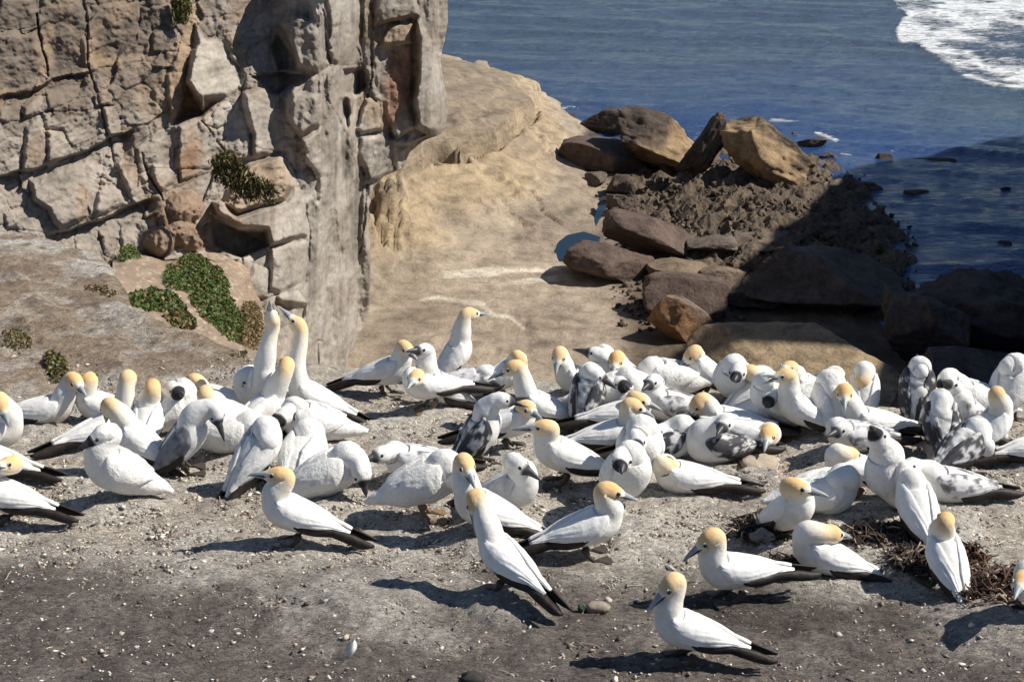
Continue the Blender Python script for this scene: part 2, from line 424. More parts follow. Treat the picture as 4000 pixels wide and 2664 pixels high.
# ------------------------------------------------------------------ the colony's ground
def spread(fine0, fine1, step, lo, hi, n=14):
    a = np.arange(fine0, fine1, step)
    g = np.linspace(0, 1, n)[1:] ** 2
    return np.concatenate([(fine0 - g * (fine0 - lo))[::-1], a, fine1 + g * (hi - fine1)])
def build_ground():
    gx = spread(-5.6, 5.2, 0.021, -60, 66); gy = spread(4.2, 15.2, 0.021, -40, 24)
    X, Y = np.meshgrid(gx, gy)
    Z = ground_z(X, Y)
    gpx0, gpy0, _ = project(np.stack([X, np.maximum(Y, 1.0), Z], -1))
    clod = ridged(X * 7, Y * 7, seed=21, oct=4)
    wig = fbm(X * 16, Y * 16, seed=31, oct=3)
    d1, d2, cid = voronoi(X * 9 + 0.8 * wig, Y * 9 + 0.8 * fbm(X * 13, Y * 13, seed=41, oct=2), 5)
    rough = sstep(-0.25, 0.35, fbm(X * 0.8, Y * 0.8, seed=51, oct=3))
    hz = sstep(1800, 1350, gpy0) * sstep(1500, 900, gpx0)
    rip = np.sin((Y * 0.8 + X * 0.45 + 0.35 * fbm(X * 1.5, Y * 1.5, seed=91, oct=3)) * 60) * sstep(2150, 2400, gpy0)
    Z = Z + 0.05 * hz * ridged(X * 1.8 + Y, Y * 1.1, seed=92, oct=5) + 0.004 * rip + 0.012 * clod + 0.010 * wig + (0.012 * sstep(0.0, 0.18, d2 - d1) - 0.006) * (0.4 + 0.6 * rough)
    # dirt colours: grey scuffed earth in front, bone-pale guano between the birds, brown slope at left
    gpx, gpy, gd = project(np.stack([X, Y, Z], -1))
    pn = fbm(X * 1.3, Y * 1.3, seed=61, oct=4)
    guano = sstep(2380, 2120, gpy + 260 * pn + (gpx - 2000) * -0.035) * sstep(5, 6.2, Y)
    hill = sstep(1700, 1330, gpy + 140 * pn) * sstep(1350, 800, gpx + 120 * pn)
    c = np.array([0.232, 0.201, 0.179]) * np.ones(X.shape + (1,))
    mixin = lambda c, col, t: c * (1 - t[..., None]) + np.array(col) * t[..., None]
    c = mixin(c, (0.68, 0.605, 0.515), guano)
    c = mixin(c, (0.40, 0.305, 0.22), hill * 0.9)
    fl = fbm(X * 4.2, Y * 4.2, seed=71, oct=4)
    white = sstep(0.02, 0.36, fl) * (0.10 + 0.85 * guano) * (1 - 0.55 * hill)
    for mx, my, h, r in MOUNDS + EXTRA:
        if h > 0.03:
            q = np.hypot(X - mx, Y - my) / r
            white = np.maximum(white, 0.6 * sstep(1.5, 0.7, q + 0.5 * fl))
    rim = np.exp(-((Y - edge_y(X) + 0.35) / 0.35) ** 2) * sstep(-2.2, -3.4, X) * sstep(-0.1, 0.25, fl + 0.15)
    white = np.maximum(white, rim)
    for px, py, r in [(760, 2190, 0.16), (790, 2250, 0.14), (1330, 2420, 0.17), (1420, 2460, 0.2), (1700, 2480, 0.14), (520, 1960, 0.15), (1250, 2200, 0.3)]:
        P = pixel_ground(px, py)
        white = np.maximum(white, 0.55 * sstep(1.3, 0.2, np.hypot((X - P[0]) / 1.8, Y - P[1]) / r + 0.9 * fl))
    c = mixin(c, (0.78, 0.73, 0.66), np.clip(white, 0, 1))
    dark = sstep(0.25, 0.5, fbm(X * 2.6 + 9, Y * 2.6, seed=81, oct=3))
    c = c * (1 - 0.35 * dark[..., None] * (1 - guano[..., None] * 0.4))
    c = c * (0.86 + 0.28 * cid[..., None])
    V = np.stack([X, Y, Z], -1).reshape(-1, 3)
    m, nt, b = new_mat('dirt', 0.95, 0.1)
    co = obj_coords(nt); a = attr_col(nt).outputs['Color']
    co2 = obj_coords(nt, (1, 1.7, 1), (0, 0, 0.5))
    n1 = tex_noise(nt, 16, 8, 0.7, co2, 0.6); n2 = tex_noise(nt, 52, 6, 0.72, co2, 1.2)
    cc = mixc(nt, 1.0, a, ramp(nt, n1, [(0.32, 0.62), (0.5, 1.0), (0.72, 1.45)]), 'MULTIPLY')
    cc = mixc(nt, 1.0, cc, ramp(nt, n2, [(0.36, 0.22), (0.45, 0.85), (0.55, 1.12), (0.66, 1.75)]), 'MULTIPLY')
    nt.links.new(cc, b.inputs['Base Color'])
    p = bump(nt, b, n1, 0.035)
    bump(nt, b, n2, 0.045, 1.0, p)
    o = mesh_obj('ground', V, grid_faces(*X.shape), m, colors=c.reshape(-1, 3))
    tag(o, 'grey and bone pale trampled dirt of the nesting terrace', 'ground', kind='structure')
build_ground()

# ------------------------------------------------------------------ sea
def build_sea():
    gx = spread(-45, 95, 0.5, -6000, 6000, 16); gy = spread(95, 380, 0.6, -400, 9000, 18)
    X, Y = np.meshgrid(gx, gy)
    fade = sstep(-120, -45, X) * sstep(200, 95, X) * sstep(600, 380, Y)
    wx = fbm(X * 0.02, Y * 0.02, seed=1, oct=3) * 8
    u = 0.22 * X + Y + wx; v = X - 0.3 * Y + wx
    wv = 0.26 * np.sin(u * 0.42) * (0.5 + 0.5 * noise(X * 0.05, Y * 0.07, seed=4)) + 0.50 * ridged(v * 0.030, u * 0.16, seed=7, oct=4)
    wv = wv + 0.16 * fbm(v * 0.22, u * 0.62, seed=11, oct=3)
    qx_, qy_, _ = project(np.stack([X, Y, np.full(X.shape, SEA)], -1))
    fade = fade * (1 - 0.92 * sstep(2470, 2400, qx_) * sstep(540, 620, qy_) * (Y > 60))
    Z = SEA + wv * fade
    px, py, dd = project(np.stack([X, Y, Z], -1)); px = np.where(Y > 30, px, -9e3)
    n = fbm(X * 0.16, Y * 0.10, seed=13, oct=5)
    surf = [(3478, -300), (3478, 0), (3525, 55), (3486, 118), (3500, 182), (3570, 178), (3640, 222), (3700, 262), (3762, 312), (3880, 350), (4000, 362), (4700, 420), (4700, -300)]
    s = poly_sdf(px, py, surf)
    foam = sstep(-8, 16, s + 22 * n) * (0.76 - 0.26 * sstep(-0.1, 0.35, n))
    inner = np.maximum(poly_sdf(px, py, [(3570, 65), (3680, 75), (3760, 100), (3640, 120)]), poly_sdf(px, py, [(3760, 170), (4100, 120), (4100, 270), (3850, 260)]))
    foam *= 1 - 0.30 * sstep(-15, 10, inner)
    Z = Z + 0.35 * foam * (0.5 + 0.5 * n) * fade
    for line, w, k in [([(2170, 430), (2230, 415), (2270, 430)], 16, .6), ([(2180, 470), (2260, 478)], 14, .6), ([(3225, 470), (3290, 440), (3340, 405)], 9, .75),
                       ([(3190, 520), (3270, 548)], 16, .7), ([(3280, 600), (3330, 608)], 8, .6), ([(3480, 590), (3540, 598)], 8, .5), ([(2340, 340), (2410, 345)], 5, .5),
                       ([(3010, 470), (3120, 475)], 9, .5), ([(2620, 330), (2700, 320)], 4, .35), ([(3640, 400), (3900, 470)], 10, .25)]:
        foam = np.maximum(foam, k * sstep(w, 0, line_dist(px, py, line) + 10 * n))
    green = sstep(700, 0, np.hypot((px - 3900), (py - 400) * 3.2)) * 0.8
    m, nt, b = new_mat('sea_water', 0.12, 0.5)
    b.inputs['IOR'].default_value = 1.42
    a = nt.nodes.new('ShaderNodeAttribute'); a.attribute_name = 'foam'
    g = nt.nodes.new('ShaderNodeAttribute'); g.attribute_name = 'green'
    co = obj_coords(nt, (0.55, 1.0, 1.0), (0, 0, -0.22))
    n1 = tex_noise(nt, 0.9, 6, 0.6, co, 0.4); n2 = tex_noise(nt, 3.4, 5, 0.65, co, 0.3); n3 = tex_noise(nt, 0.9, 8, 0.75, obj_coords(nt, (0.5, 1, 1)), 0.8)
    f = nt.nodes.new('ShaderNodeMath'); f.operation = 'ADD'; nt.links.new(a.outputs['Fac'], f.inputs[0])
    nt.links.new(ramp(nt, n3, [(0.36, 0.0), (0.64, 0.5)]), f.inputs[1])
    ff = ramp(nt, f.outputs[0], [(0.70, 0.0), (1.0, 1.0)])
    far = nt.nodes.new('ShaderNodeAttribute'); far.attribute_name = 'shade_to_silt'
    water = mixc(nt, far.outputs['Fac'], (0.014, 0.054, 0.185), (0.062, 0.088, 0.132))  # near water darker and bluer, bay's shade put in; far water silty grey
    water = mixc(nt, g.outputs['Fac'], water, (0.058, 0.094, 0.122))
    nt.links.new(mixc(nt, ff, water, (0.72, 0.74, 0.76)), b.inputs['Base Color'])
    nt.links.new(ramp(nt, ff, [(0.0, 0.14), (0.6, 0.9)]), b.inputs['Roughness'])
    p = bump(nt, b, n1, 0.55)
    p = bump(nt, b, n2, 0.16, 1.0, p)
    bump(nt, b, ff, 0.25, 0.8, p)
    o = mesh_obj('sea', np.stack([X, Y, Z], -1).reshape(-1, 3), grid_faces(*X.shape), m, attrs={'foam': foam.ravel(), 'green': green.ravel(), 'shade_to_silt': (sstep(120, 230, Y + 14 * n)).ravel()})
    tag(o, 'blue grey rippled sea with white surf at upper right', 'sea', kind='structure')
build_sea()

# ------------------------------------------------------------------ shore platform: tan shelf and dark mussel reef
_pc = [(1400,1420,.8),(1400,1200,.8),(1500,1100,.8),(1700,1320,.8),(2000,1250,.8),(2200,1350,.8),(2400,1500,.6),(2650,1560,.6),(1600,1060,.9),(1900,1075,.7),(2100,1055,.6),
       (2230,985,.15),(2300,940,.1),(2350,880,.3),(2150,900,.8),(2000,1000,.8),(1460,1010,1.3),(1440,900,2.6),(1470,800,5.0),(1500,700,7.0),(1560,660,7.0),(1400,650,9.0),(1300,800,7),(1250,1100,2),
       (1660,595,6.2),(1800,575,6.0),(1950,530,5.6),(2030,470,5.2),(2090,425,4.8),(1700,640,4.7),(1830,620,4.6),(1960,570,4.4),(2060,510,3.8),(1720,265,6.0),(1850,300,5.4),(2000,335,4.4),(2080,342,3.6),(1800,430,6.2),(1600,400,7.5),(1500,500,9),
       (2105,420,3.6),(2120,360,1.6),(2130,440,2.8),(2200,500,1.2),(2190,445,.2),(1700,760,3.2),(1800,780,2.8),(2000,700,3.2),(2120,620,2.6),(2200,640,1.5),(2270,740,1.0),(2320,800,.5),(2200,830,.9),(2000,860,1.0),(1850,900,1.2),(1700,900,1.5),
       (1600,860,2.4),(1560,780,4.0),(1900,650,3.9),(2240,540,.4),(2300,650,.2),(1600,180,3),(1720,190,-2),(1900,230,-2),(2050,290,-2),(2170,350,-2),(2220,420,-1.2),(2260,470,-1.0),
       (2330,540,-.2),(2400,700,.9),(2360,780,-.1),(2500,780,.9),(2700,720,2.0),(2900,690,2.3),(3050,600,2.6),(3150,640,1.8),(3300,672,-.2),(3250,600,-.2),(3200,540,-.5),(3060,440,-.8),(2800,420,-.8),(2780,520,-.4),(2790,640,.6),
       (3450,815,-.2),(3560,985,-.2),(3590,1075,-.2),(3400,820,.9),(3480,960,1.0),(2800,860,1.8),(3100,800,2.2),(3200,950,2.0),(3000,1000,1.4),(3400,1080,1.0),(3300,1200,.8),(3000,1250,.6),(2700,1150,.7),(2500,1000,.7),(2450,880,.7),(2800,1400,.4),(3200,1500,.4),
       (3600,1250,-.3),(3650,1150,-.8),(3900,1000,-1.5),(3900,1300,-.5),(4000,1600,0),(3500,700,-1.5),(3700,900,-1.6),(4200,800,-2),(4300,1200,-2),(3600,500,-2),(3000,350,-2),(2500,350,-2),(2500,460,-1),(2000,200,-3),(2000,1700,.6),(3000,1750,.5),(1300,1650,1.0),(4200,1700,.2)]
_pp = np.array([(*at_z(a, b, SEA + c)[:2], c) for a, b, c in _pc])
_prbf = Rbf(_pp[:, :2] / 10.0, _pp[:, 2], 0.02)
def shore_z(x, y):
    return SEA + _prbf(x / 10.0, y / 10.0)
REEF = [(2380, 690), (2560, 640), (2750, 660), (2800, 420), (2950, 400), (3130, 540), (3300, 665), (3460, 820), (3570, 980), (3600, 1080), (3500, 1240), (3000, 1120), (2720, 1010), (2560, 900), (2430, 860), (2360, 800)]
POOLS = [([(2165, 985), (2180, 945), (2215, 918), (2280, 905), (2345, 925), (2330, 965), (2240, 1000), (2190, 1030)], 0.42, 'dark blue tide pool beside the hollowed boulder'),
         ([(2340, 775), (2370, 755), (2375, 800), (2345, 850), (2330, 880), (2318, 850)], 0.40, 'narrow tide pool between tan shelf and reef')]
def build_shore():
    gx = spread(-32, 60, 0.26, -34, 75, 4); gy = spread(72, 190, 0.30, 60, 240, 6)
    X, Y = np.meshgrid(gx, gy)
    Z = shore_z(X, Y)
    px, py, dd = project(np.stack([X, Y, Z], -1))
    brow = poly_sdf(px, py + 9 * fbm(X * .35, Y * .35, seed=34, oct=3), [(1655,596),(1730,592),(1840,578),(1950,533),(2010,488),(2050,448),(2085,428),(2110,360),(2080,330),(1900,270),(1700,240),(1400,240),(1400,560)])
    Z = Z + 1.0 * sstep(-3, 3, brow) * sstep(1460, 1560, px)
    reef = sstep(-14, 14, poly_sdf(px, py, REEF) + 14 * fbm(X * 0.5, Y * 0.5, seed=3, oct=2))
    right = sstep(2330, 2420, px + 0 * py) * sstep(850, 700, py) + sstep(2360, 2520, px)
    dark = np.clip(np.maximum(reef, right), 0, 1)
    d1, d2, cid = voronoi(X * 1.5 + 0.5 * fbm(X, Y, seed=8, oct=2), Y * 0.9 + 0.5 * fbm(X, Y, seed=9, oct=2), 12)
    Z = Z + reef * (0.9 * ridged(X * 0.22, Y * 0.16, seed=15, oct=6) + 0.35 * ridged(X * 0.9, Y * 0.5, seed=16, oct=4) - 0.5 + 0.22 * np.sin((X * 1.1 - Y * 0.55) * 1.9 + 3 * fbm(X * 0.25, Y * 0.25, seed=18, oct=3)) + 0.22 * sstep(0.0, 0.30, d2 - d1) * (0.4 + cid))
    tan = 1 - dark
    Z = Z + tan * (0.16 * fbm(X * 0.25, Y * 0.25, seed=17, oct=5) + 0.07 * ridged(X * 0.7, Y * 0.35, seed=19, oct=4))
    tt = (Z - SEA + 0.10 * X + 0.5 * fbm(X * 0.12, Y * 0.12, seed=35, oct=3)) * 1.5
    Z = Z + tan * 0.46 * (sstep(0.40, 0.60, tt - np.floor(tt)) - (tt - np.floor(tt))) * sstep(0.4, 1.2, Z - SEA)
    pool = np.maximum(poly_sdf(px, py, POOLS[0][0]), poly_sdf(px, py, POOLS[1][0]))
    Z = np.where(pool > -6, np.minimum(Z, SEA + 0.28 + 0.4 * sstep(6, -6, pool)), Z)
    # tilted beds on the scarp, fluting next to the cliff, joints on the shelf
    sl = sstep(1.2, 3.0, Z - SEA) * tan
    bed = X * 0.8 - Y * 0.35 + 2.0 * (Z - SEA)
    Z = Z - sl * 0.35 * sstep(0.75, 1.0, np.sin(bed * 0.9 + 1.6 * fbm(X * 0.2, Y * 0.2, seed=23, oct=3)))
    fl = sstep(1640, 1560, px) * sstep(600, 680, py) * sstep(1010, 930, py)
    Z = Z - fl * 0.5 * sstep(0.2, 0.9, np.sin(px * 0.135 + 2.5 * fbm(px * 0.004, py * 0.012, seed=25, oct=2)))
    rec = sstep(26, 6, line_dist(px, py - 14 + 8 * fbm(X * .5, Y * .5, seed=4, oct=2), [(1655, 600), (1730, 595), (1840, 580), (1950, 535), (2010, 490), (2050, 450), (2085, 430)]))
    Z = Z - 1.9 * rec * tan
    for ln, w, k in [([(2010, 700), (2090, 760), (2120, 830), (2190, 880)], 5, .5), ([(1960, 780), (2010, 840), (2050, 880)], 4, .35), ([(2100, 520), (2150, 590), (2170, 640)], 4, .4),
                     ([(2060, 1180), (2050, 1290), (2070, 1420)], 6, .35), ([(1930, 1260), (1940, 1400)], 5, .25), ([(2400, 1400), (2300, 1440), (2350, 1520)], 4, .2), ([(1880, 1180), (1985, 1225), (2050, 1270)], 6, .35)]:
        Z = Z - k * sstep(w, w * 0.2, line_dist(px + 6 * fbm(X * .4, Y * .4, seed=6, oct=2), py, ln))
    Z = Z + reef * 0.16 * (_hash(np.arange(X.size).reshape(X.shape), np.zeros(X.shape, np.int64), np.zeros(X.shape, np.int64), 5) - 0.5)
    dry = sstep(2260, 2120, px) * sstep(1480, 1560, py * 0 + 1600) * sstep(880, 960, py)
    Z = np.maximum(Z, SEA + 0.62 * dry - 3 * (1 - dry))
    mixin = lambda c, col, t: c * (1 - t[..., None]) + np.array(col) * t[..., None]
    n = fbm(X * 0.12, Y * 0.12, seed=27, oct=4)
    c = np.array([0.37, 0.305, 0.235]) * np.ones(X.shape + (1,))
    c = mixin(c, (0.38, 0.295, 0.19), sl * 0.85)
    top = sstep(5.0, 5.8, Z - SEA) * tan
    c = mixin(c, (0.255, 0.205, 0.15), top * 0.9)
    c = mixin(c, (0.25, 0.20, 0.15), sstep(0.0, 0.35, n) * tan * 0.6)
    lay = np.sin(py * 0.11 + 3 * n + px * 0.012)
    pans = sstep(-0.35, 0.5, lay + 0.6 * fbm(X * 0.35, Y * 0.9, seed=29, oct=3)) * sstep(1035, 1062, py) * sstep(1130, 1095, py) * sstep(1690, 1760, px) * sstep(2200, 2150, px)
    pans2 = sstep(14, 4, line_dist(px, py, [(1640, 1190), (1720, 1185), (1800, 1195), (1880, 1200), (1930, 1235), (2000, 1240), (2045, 1280)]) + 9 * n)
    c = mixin(c, (0.62, 0.56, 0.46), np.maximum(pans, pans2 * 0.8))
    weed = sstep(70, 15, np.hypot(px - 2230, (py - 825) * 2.0) + 30 * n) * 0.7 + sstep(30, 5, np.hypot(px - 2180, (py - 985) * 1.2)) * 0.8 + sstep(35, 8, np.hypot(px - 2745, py - 1390)) * 0.7
    c = mixin(c, (0.06, 0.075, 0.03), np.clip(weed, 0, 1))
    c = mixin(c, (0.105, 0.080, 0.060), dark)
    c = mixin(c, (0.145, 0.110, 0.078), dark * sstep(0.5, 0.9, cid))
    c = mixin(c, (0.10, 0.085, 0.075), sstep(0.6, 0.0, Z - SEA) * tan * sstep(2100, 2300, px))
    o = mesh_obj('shore_platform', np.stack([X, Y, Z], -1).reshape(-1, 3), grid_faces(*X.shape), rock_mat('shore_rock', 0.7, 0.28, 0.32, layers=2.2), colors=c.reshape(-1, 3))
    fq = grid_faces(*X.shape); rf = reef.ravel()[fq].mean(1)
    o.data.polygons.foreach_set('use_smooth', rf < 0.5)
    tag(o, 'tan sandstone shelf and dark rough reef at the foot of the cliff', 'shore', kind='structure')
    # still rock pools
    m, nt, b = new_mat('pool_water', 0.06, 0.25); b.inputs['Base Color'].default_value = (0.006, 0.014, 0.024, 1)
    for poly, z, lab in POOLS:
        pts = [at_z(a, b2, SEA + z) for a, b2 in poly]; k = len(pts)
        low = [p - np.array([0, 0, 0.6]) for p in pts]
        o = mesh_obj('tide_pool', pts + low, [tuple(range(k))] + [(i, i + k, (i + 1) % k + k, (i + 1) % k) for i in range(k)], m, smooth=False)
        tag(o, lab, 'tide pool', 'tide pools on the shelf', 'structure')
build_shore()
# ------------------------------------------------------------------ the sea cliff at left
def zc(ox, oy, pts, k=2.354):
    return [(ox + a / k, oy + b / k) for a, b in pts]
# slabs between joints: outline, offset towards the sea (m), lean per 100 px to the right and downwards (m), edge width (px)
SLABS = [
 (zc(0,0,[(1790,190),(1900,340),(2050,330),(2150,480),(2285,700),(2240,800),(2090,900),(1900,930),(1860,1000),(1700,760),(1740,560),(1790,400)]), 1.7,-1.10,0.35,16),
 (zc(0,0,[(1700,760),(1860,1000),(1930,925),(2090,900),(1860,1090),(1600,1130),(1640,1000)]), -1.0, 0.9,-0.9,10),
 (zc(0,0,[(1600,240),(1720,180),(1790,190),(1740,560),(1700,760),(1640,1000),(1570,1110),(1530,900),(1520,680),(1640,480),(1680,320)]), 0.9,-0.55,0.05,12),
 (zc(0,600,[(270,250),(700,60),(940,10),(940,160),(900,350),(830,520),(840,600),(560,700),(480,640),(420,520),(300,440),(280,330)]), 1.5,-0.30,0.12,14),
 (zc(0,600,[(860,520),(920,300),(1040,290),(1140,360),(1180,470),(880,590)]), 1.2,-0.35,0.15,12),
 (zc(0,600,[(1060,90),(1310,-120),(1310,120),(1230,400),(1180,410),(1120,240)]), 1.0,-0.6,0.15,12),
 (zc(0,600,[(1390,190),(1440,-90),(1600,-60),(1610,260),(1540,310),(1500,390),(1410,280)]), 1.1,-0.7,0.2,12),
 (zc(0,600,[(1620,-40),(1800,-120),(2040,-30),(1960,170),(1650,270),(1625,120)]), 0.9,-0.4,0.1,9),
 (zc(0,600,[(890,700),(1040,610),(1110,680),(1020,970),(960,930)]), 0.8,-0.5,0.0,10),
 (zc(0,600,[(1110,690),(1270,610),(1320,740),(1270,900),(1140,930),(1100,800)]), 0.8,-0.4,0.0,10),
 (zc(0,600,[(690,790),(880,710),(960,940),(960,1100),(700,900)]), 0.7,-0.3,0.0,8),
 (zc(0,600,[(40,540),(220,480),(320,560),(420,720),(50,690)]), 0.8,-0.3,0.0,10),
 (zc(0,600,[(920,220),(1000,120),(1050,130),(1140,340),(1040,280),(960,230)]), 0.4,-0.3,0.0,8),
 # upper left: tall shaded panels above a ledge
 (zc(0,0,[(380,-60),(520,-60),(760,0),(800,300),(820,640),(480,730),(440,500),(360,280)]), 0.5,0.10,-0.35,14),
 (zc(0,0,[(-40,-60),(330,-40),(350,240),(100,280),(-40,260)]), 0.9,0.05,-0.35,16),
 (zc(0,0,[(-40,300),(340,290),(440,640),(420,780),(180,840),(-40,880)]), 0.7,0.10,-0.30,14),
 (zc(0,0,[(840,60),(1290,0),(1250,380),(1110,540),(900,600),(850,620)]), 0.3,0.12,-0.30,12),
 (zc(0,0,[(1300,60),(1580,40),(1600,220),(1400,280),(1360,520),(1120,560),(1260,380)]), 0.5,0.05,-0.25,10),
 (zc(0,0,[(1400,300),(1610,240),(1670,330),(1630,470),(1390,500)]), 0.9,-0.2,0.15,9),
 (zc(0,0,[(420,830),(560,790),(760,750),(800,780),(660,940),(440,1030)]), 0.5,-0.2,0.15,7),
 (zc(0,0,[(220,980),(390,840),(400,920),(340,1040),(220,1090)]), 1.0,-0.5,0.2,8),
 (zc(0,0,[(-20,980),(200,950),(200,1110),(90,1120),(60,1140),(-20,1100)]), 0.7,-0.3,0.1,8),
 (zc(0,0,[(220,1280),(230,1160),(360,1040),(410,1220),(430,1500),(330,1600),(200,1580)]), 1.0,-0.35,0.1,12),
 (zc(0,0,[(380,1030),(560,1040),(900,1000),(930,1240),(660,1350),(580,1200),(420,1200)]), 0.6,-0.2,0.1,10),
 (zc(0,0,[(430,1210),(570,1200),(670,1390),(560,1490),(430,1560)]), 1.0,-0.35,0.1,10),
 (zc(0,0,[(940,1000),(1060,930),(1110,980),(1110,1290),(1020,1310),(980,1200)]), 1.0,-0.6,0.15,9),
 (zc(0,0,[(1230,1350),(1500,1180),(1620,1180),(1590,1560),(1400,1540),(1290,1600)]), 0.7,-0.4,0.0,12),
 (zc(0,0,[(1640,1150),(1850,1110),(2030,1330),(2010,1440),(1940,1560),(1640,1560)]), 0.8,-0.3,0.1,9),
 # centre: pale leaf-shaped slabs and columns
 (zc(900,0,[(430,220),(540,80),(780,200),(830,400),(920,600),(800,680),(620,620),(540,440)]), 1.6,-0.9,0.1,14),
 (zc(900,0,[(370,420),(430,330),(610,560),(620,640),(440,640)]), -0.9,0.5,0.0,8),
 (zc(900,0,[(190,720),(430,650),(720,690),(560,800),(440,870),(340,860),(300,790)]), -0.9,0.2,-0.6,9),
 (zc(900,0,[(470,890),(600,770),(800,680),(830,1000),(840,1140),(640,1280),(500,1060)]), 1.2,-0.35,0.1,12),
 (zc(900,0,[(100,850),(300,800),(460,880),(480,1100),(550,1380),(200,1470),(190,1250),(110,1000)]), 1.4,-0.9,0.0,14),
 (zc(900,0,[(-60,1010),(90,980),(190,1280),(190,1440),(-20,1420)]), 0.5,-0.1,0.0,10),
 (zc(900,0,[(640,1290),(850,1150),(900,1300),(960,1600),(780,1640),(660,1450)]), 0.8,-0.4,0.0,12),
 (zc(900,0,[(0,420),(130,460),(180,690),(150,740),(90,640),(-20,520)]), 0.6,-0.4,0.1,8),
 (zc(900,0,[(160,380),(370,420),(430,640),(200,680)]), 0.3,-0.2,0.0,8),
 (zc(900,0,[(880,-60),(1020,-60),(1050,220),(960,260),(940,450),(900,430),(920,300)]), 1.2,-0.9,0.0,10),
 (zc(900,0,[(1040,-60),(1230,-60),(1210,340),(1230,600),(1040,600),(930,580),(900,480),(970,270)]), 0.7,-0.5,0.0,12),
 (zc(900,0,[(1240,-60),(1310,-60),(1300,280),(1260,360),(1200,370)]), 0.2,-0.6,0.0,8),
 (zc(900,0,[(1030,640),(1230,620),(1250,800),(1160,900),(1040,880)]), -1.6,0.0,0.0,9),
 (zc(900,0,[(1010,920),(1080,880),(1110,1050),(1070,1180),(1020,1040)]), -1.3,0.0,0.0,8),
 (zc(900,0,[(1240,640),(1320,600),(1340,880),(1250,860)]), 0.6,-0.9,0.0,8),
 # the jutting prow at right with its rusty hollow
 (zc(900,0,[(1310,-60),(1690,-60),(1750,150),(1640,170),(1470,220),(1310,250)]), 1.6,0.05,0.1,10),
 (zc(900,0,[(1330,470),(1470,420),(1680,400),(1690,700),(1650,920),(1700,1180),(1520,1290),(1430,1100),(1380,800)]), 0.5,0.25,0.3,10),
 (zc(900,0,[(1690,180),(1760,170),(1860,420),(1990,960),(1990,1080),(1930,1230),(1800,1250),(1700,1180),(1660,920),(1700,640)]), 2.3,-1.6,0.15,16),
 (zc(900,0,[(1450,230),(1690,180),(1680,400),(1470,430),(1360,450)]), 1.3,0.1,0.2,10),
 (zc(900,0,[(1250,870),(1390,950),(1450,1180),(1200,1240),(1150,1180)]), 1.2,-0.9,0.2,10),
 (zc(900,0,[(1190,1250),(1440,1200),(1520,1300),(1530,1600),(1250,1700),(1160,1400)]), 1.0,-0.6,0.1,14),
 # the hanging nose with grass and the plain buttress
 (zc(800,600,[(60,440),(150,430),(300,560),(560,480),(740,440),(830,300),(900,330),(960,700),(940,770),(850,790),(600,850),(560,700),(330,700),(100,560)]), 2.6,-0.6,0.4,12),
 (zc(800,600,[(40,560),(300,700),(560,710),(590,840),(340,970),(80,850)]), -1.6,0.3,-1.2,9),
 (zc(800,600,[(590,860),(930,800),(960,960),(1000,1090),(900,1180),(700,1290),(590,1260)]), 0.9,-0.2,0.1,12),
 (zc(800,600,[(450,1010),(590,1060),(600,1180),(580,1320),(420,1400),(330,1200)]), 1.3,-0.5,0.2,14),
 (zc(800,600,[(660,1310),(860,1260),(950,1380),(860,1390),(700,1370)]), 1.5,-0.4,0.2,8),
 (zc(800,600,[(660,1370),(860,1395),(950,1390),(900,1560),(800,1520)]), -0.8,0.0,0.0,8),
]
BALLS = [(620, 945, 70, 66, 1.8), (722, 812, 82, 70, 1.5), (700, 905, 60, 55, 1.4), (755, 930, 55, 60, 1.1), (660, 850, 60, 55, 0.9)]
LEDGES = [([(-20,690),(110,668),(230,622),(300,600),(410,545),(520,500)], 1.0, 95), ([(170,912),(300,888),(370,866),(500,808),(610,770)], 1.1, 80),
          ([(-20,372),(120,352),(200,310),(350,280)], 0.7, 60), ([(900,610),(1000,622),(1140,584)], 0.5, 60), ([(840,862),(930,900),(1060,955)], 0.7, 90), ([(1030,300),(1100,285),(1210,292)], 0.6, 70),
          ([(1540,560),(1640,548),(1720,525)], 0.9, 80), ([(1456,100),(1540,90),(1640,72)], 0.5, 60)]
CRACKS = [([(330,-40),(345,110),(352,260),(375,360),(410,480),(445,650)], 10, 0.45), ([(150,60),(165,180),(190,300)], 9, 0.9), 
          
          ([(790,475),(850,555),(890,610)], 5, 0.4), ([(890,180),(965,300),(905,440)], 4, 0.35), ([(975,300),(1080,285),(1200,290)], 5, 0.4), ([(1400,180),(1415,260),(1440,330),(1470,400)], 6, 0.7),
          ([(1290,220),(1300,300),(1280,380),(1310,440),(1345,520),(1390,640)], 5, 0.5), ([(1180,550),(1195,620),(1230,700)], 5, 0.5), ([(1265,40),(1275,180),(1290,260)], 8, 0.8), ([(1450,20),(1455,250),(1440,380)], 9, 0.8),
          ([(1000,580),(1090,600),(1155,650),(1180,740)], 6, 0.3), ([(1050,955),(1140,930)], 5, 0.5), ([(990,1190),(1095,1150)], 6, 0.6), ([(770,820),(830,690),(860,640)], 10, 0.9), ([(560,600),(585,690),(640,780)], 8, 0.7),
          ([(1200,800),(1210,1000),(1195,1130)], 7, 0.35), ([(1300,760),(1330,1000),(1340,1300)], 8, 0.25), ([(1440,690),(1425,900),(1412,980)], 7, 0.6), ([(1240,1420),(1245,1330),(1256,1330)], 10, 0.6)]
RIGHT = [(-200, 1745), (0, 1741), (90, 1737), (170, 1724), (245, 1716), (300, 1728), (360, 1738), (410, 1746), (450, 1743), (500, 1737), (528, 1716), (548, 1660), (560, 1640), (600, 1600), (655, 1575),
         (690, 1500), (730, 1462), (820, 1440), (900, 1430), (960, 1428), (1030, 1440), (1100, 1448), (1200, 1432), (1300, 1400), (1360, 1378), (1420, 1352), (1520, 1320)]
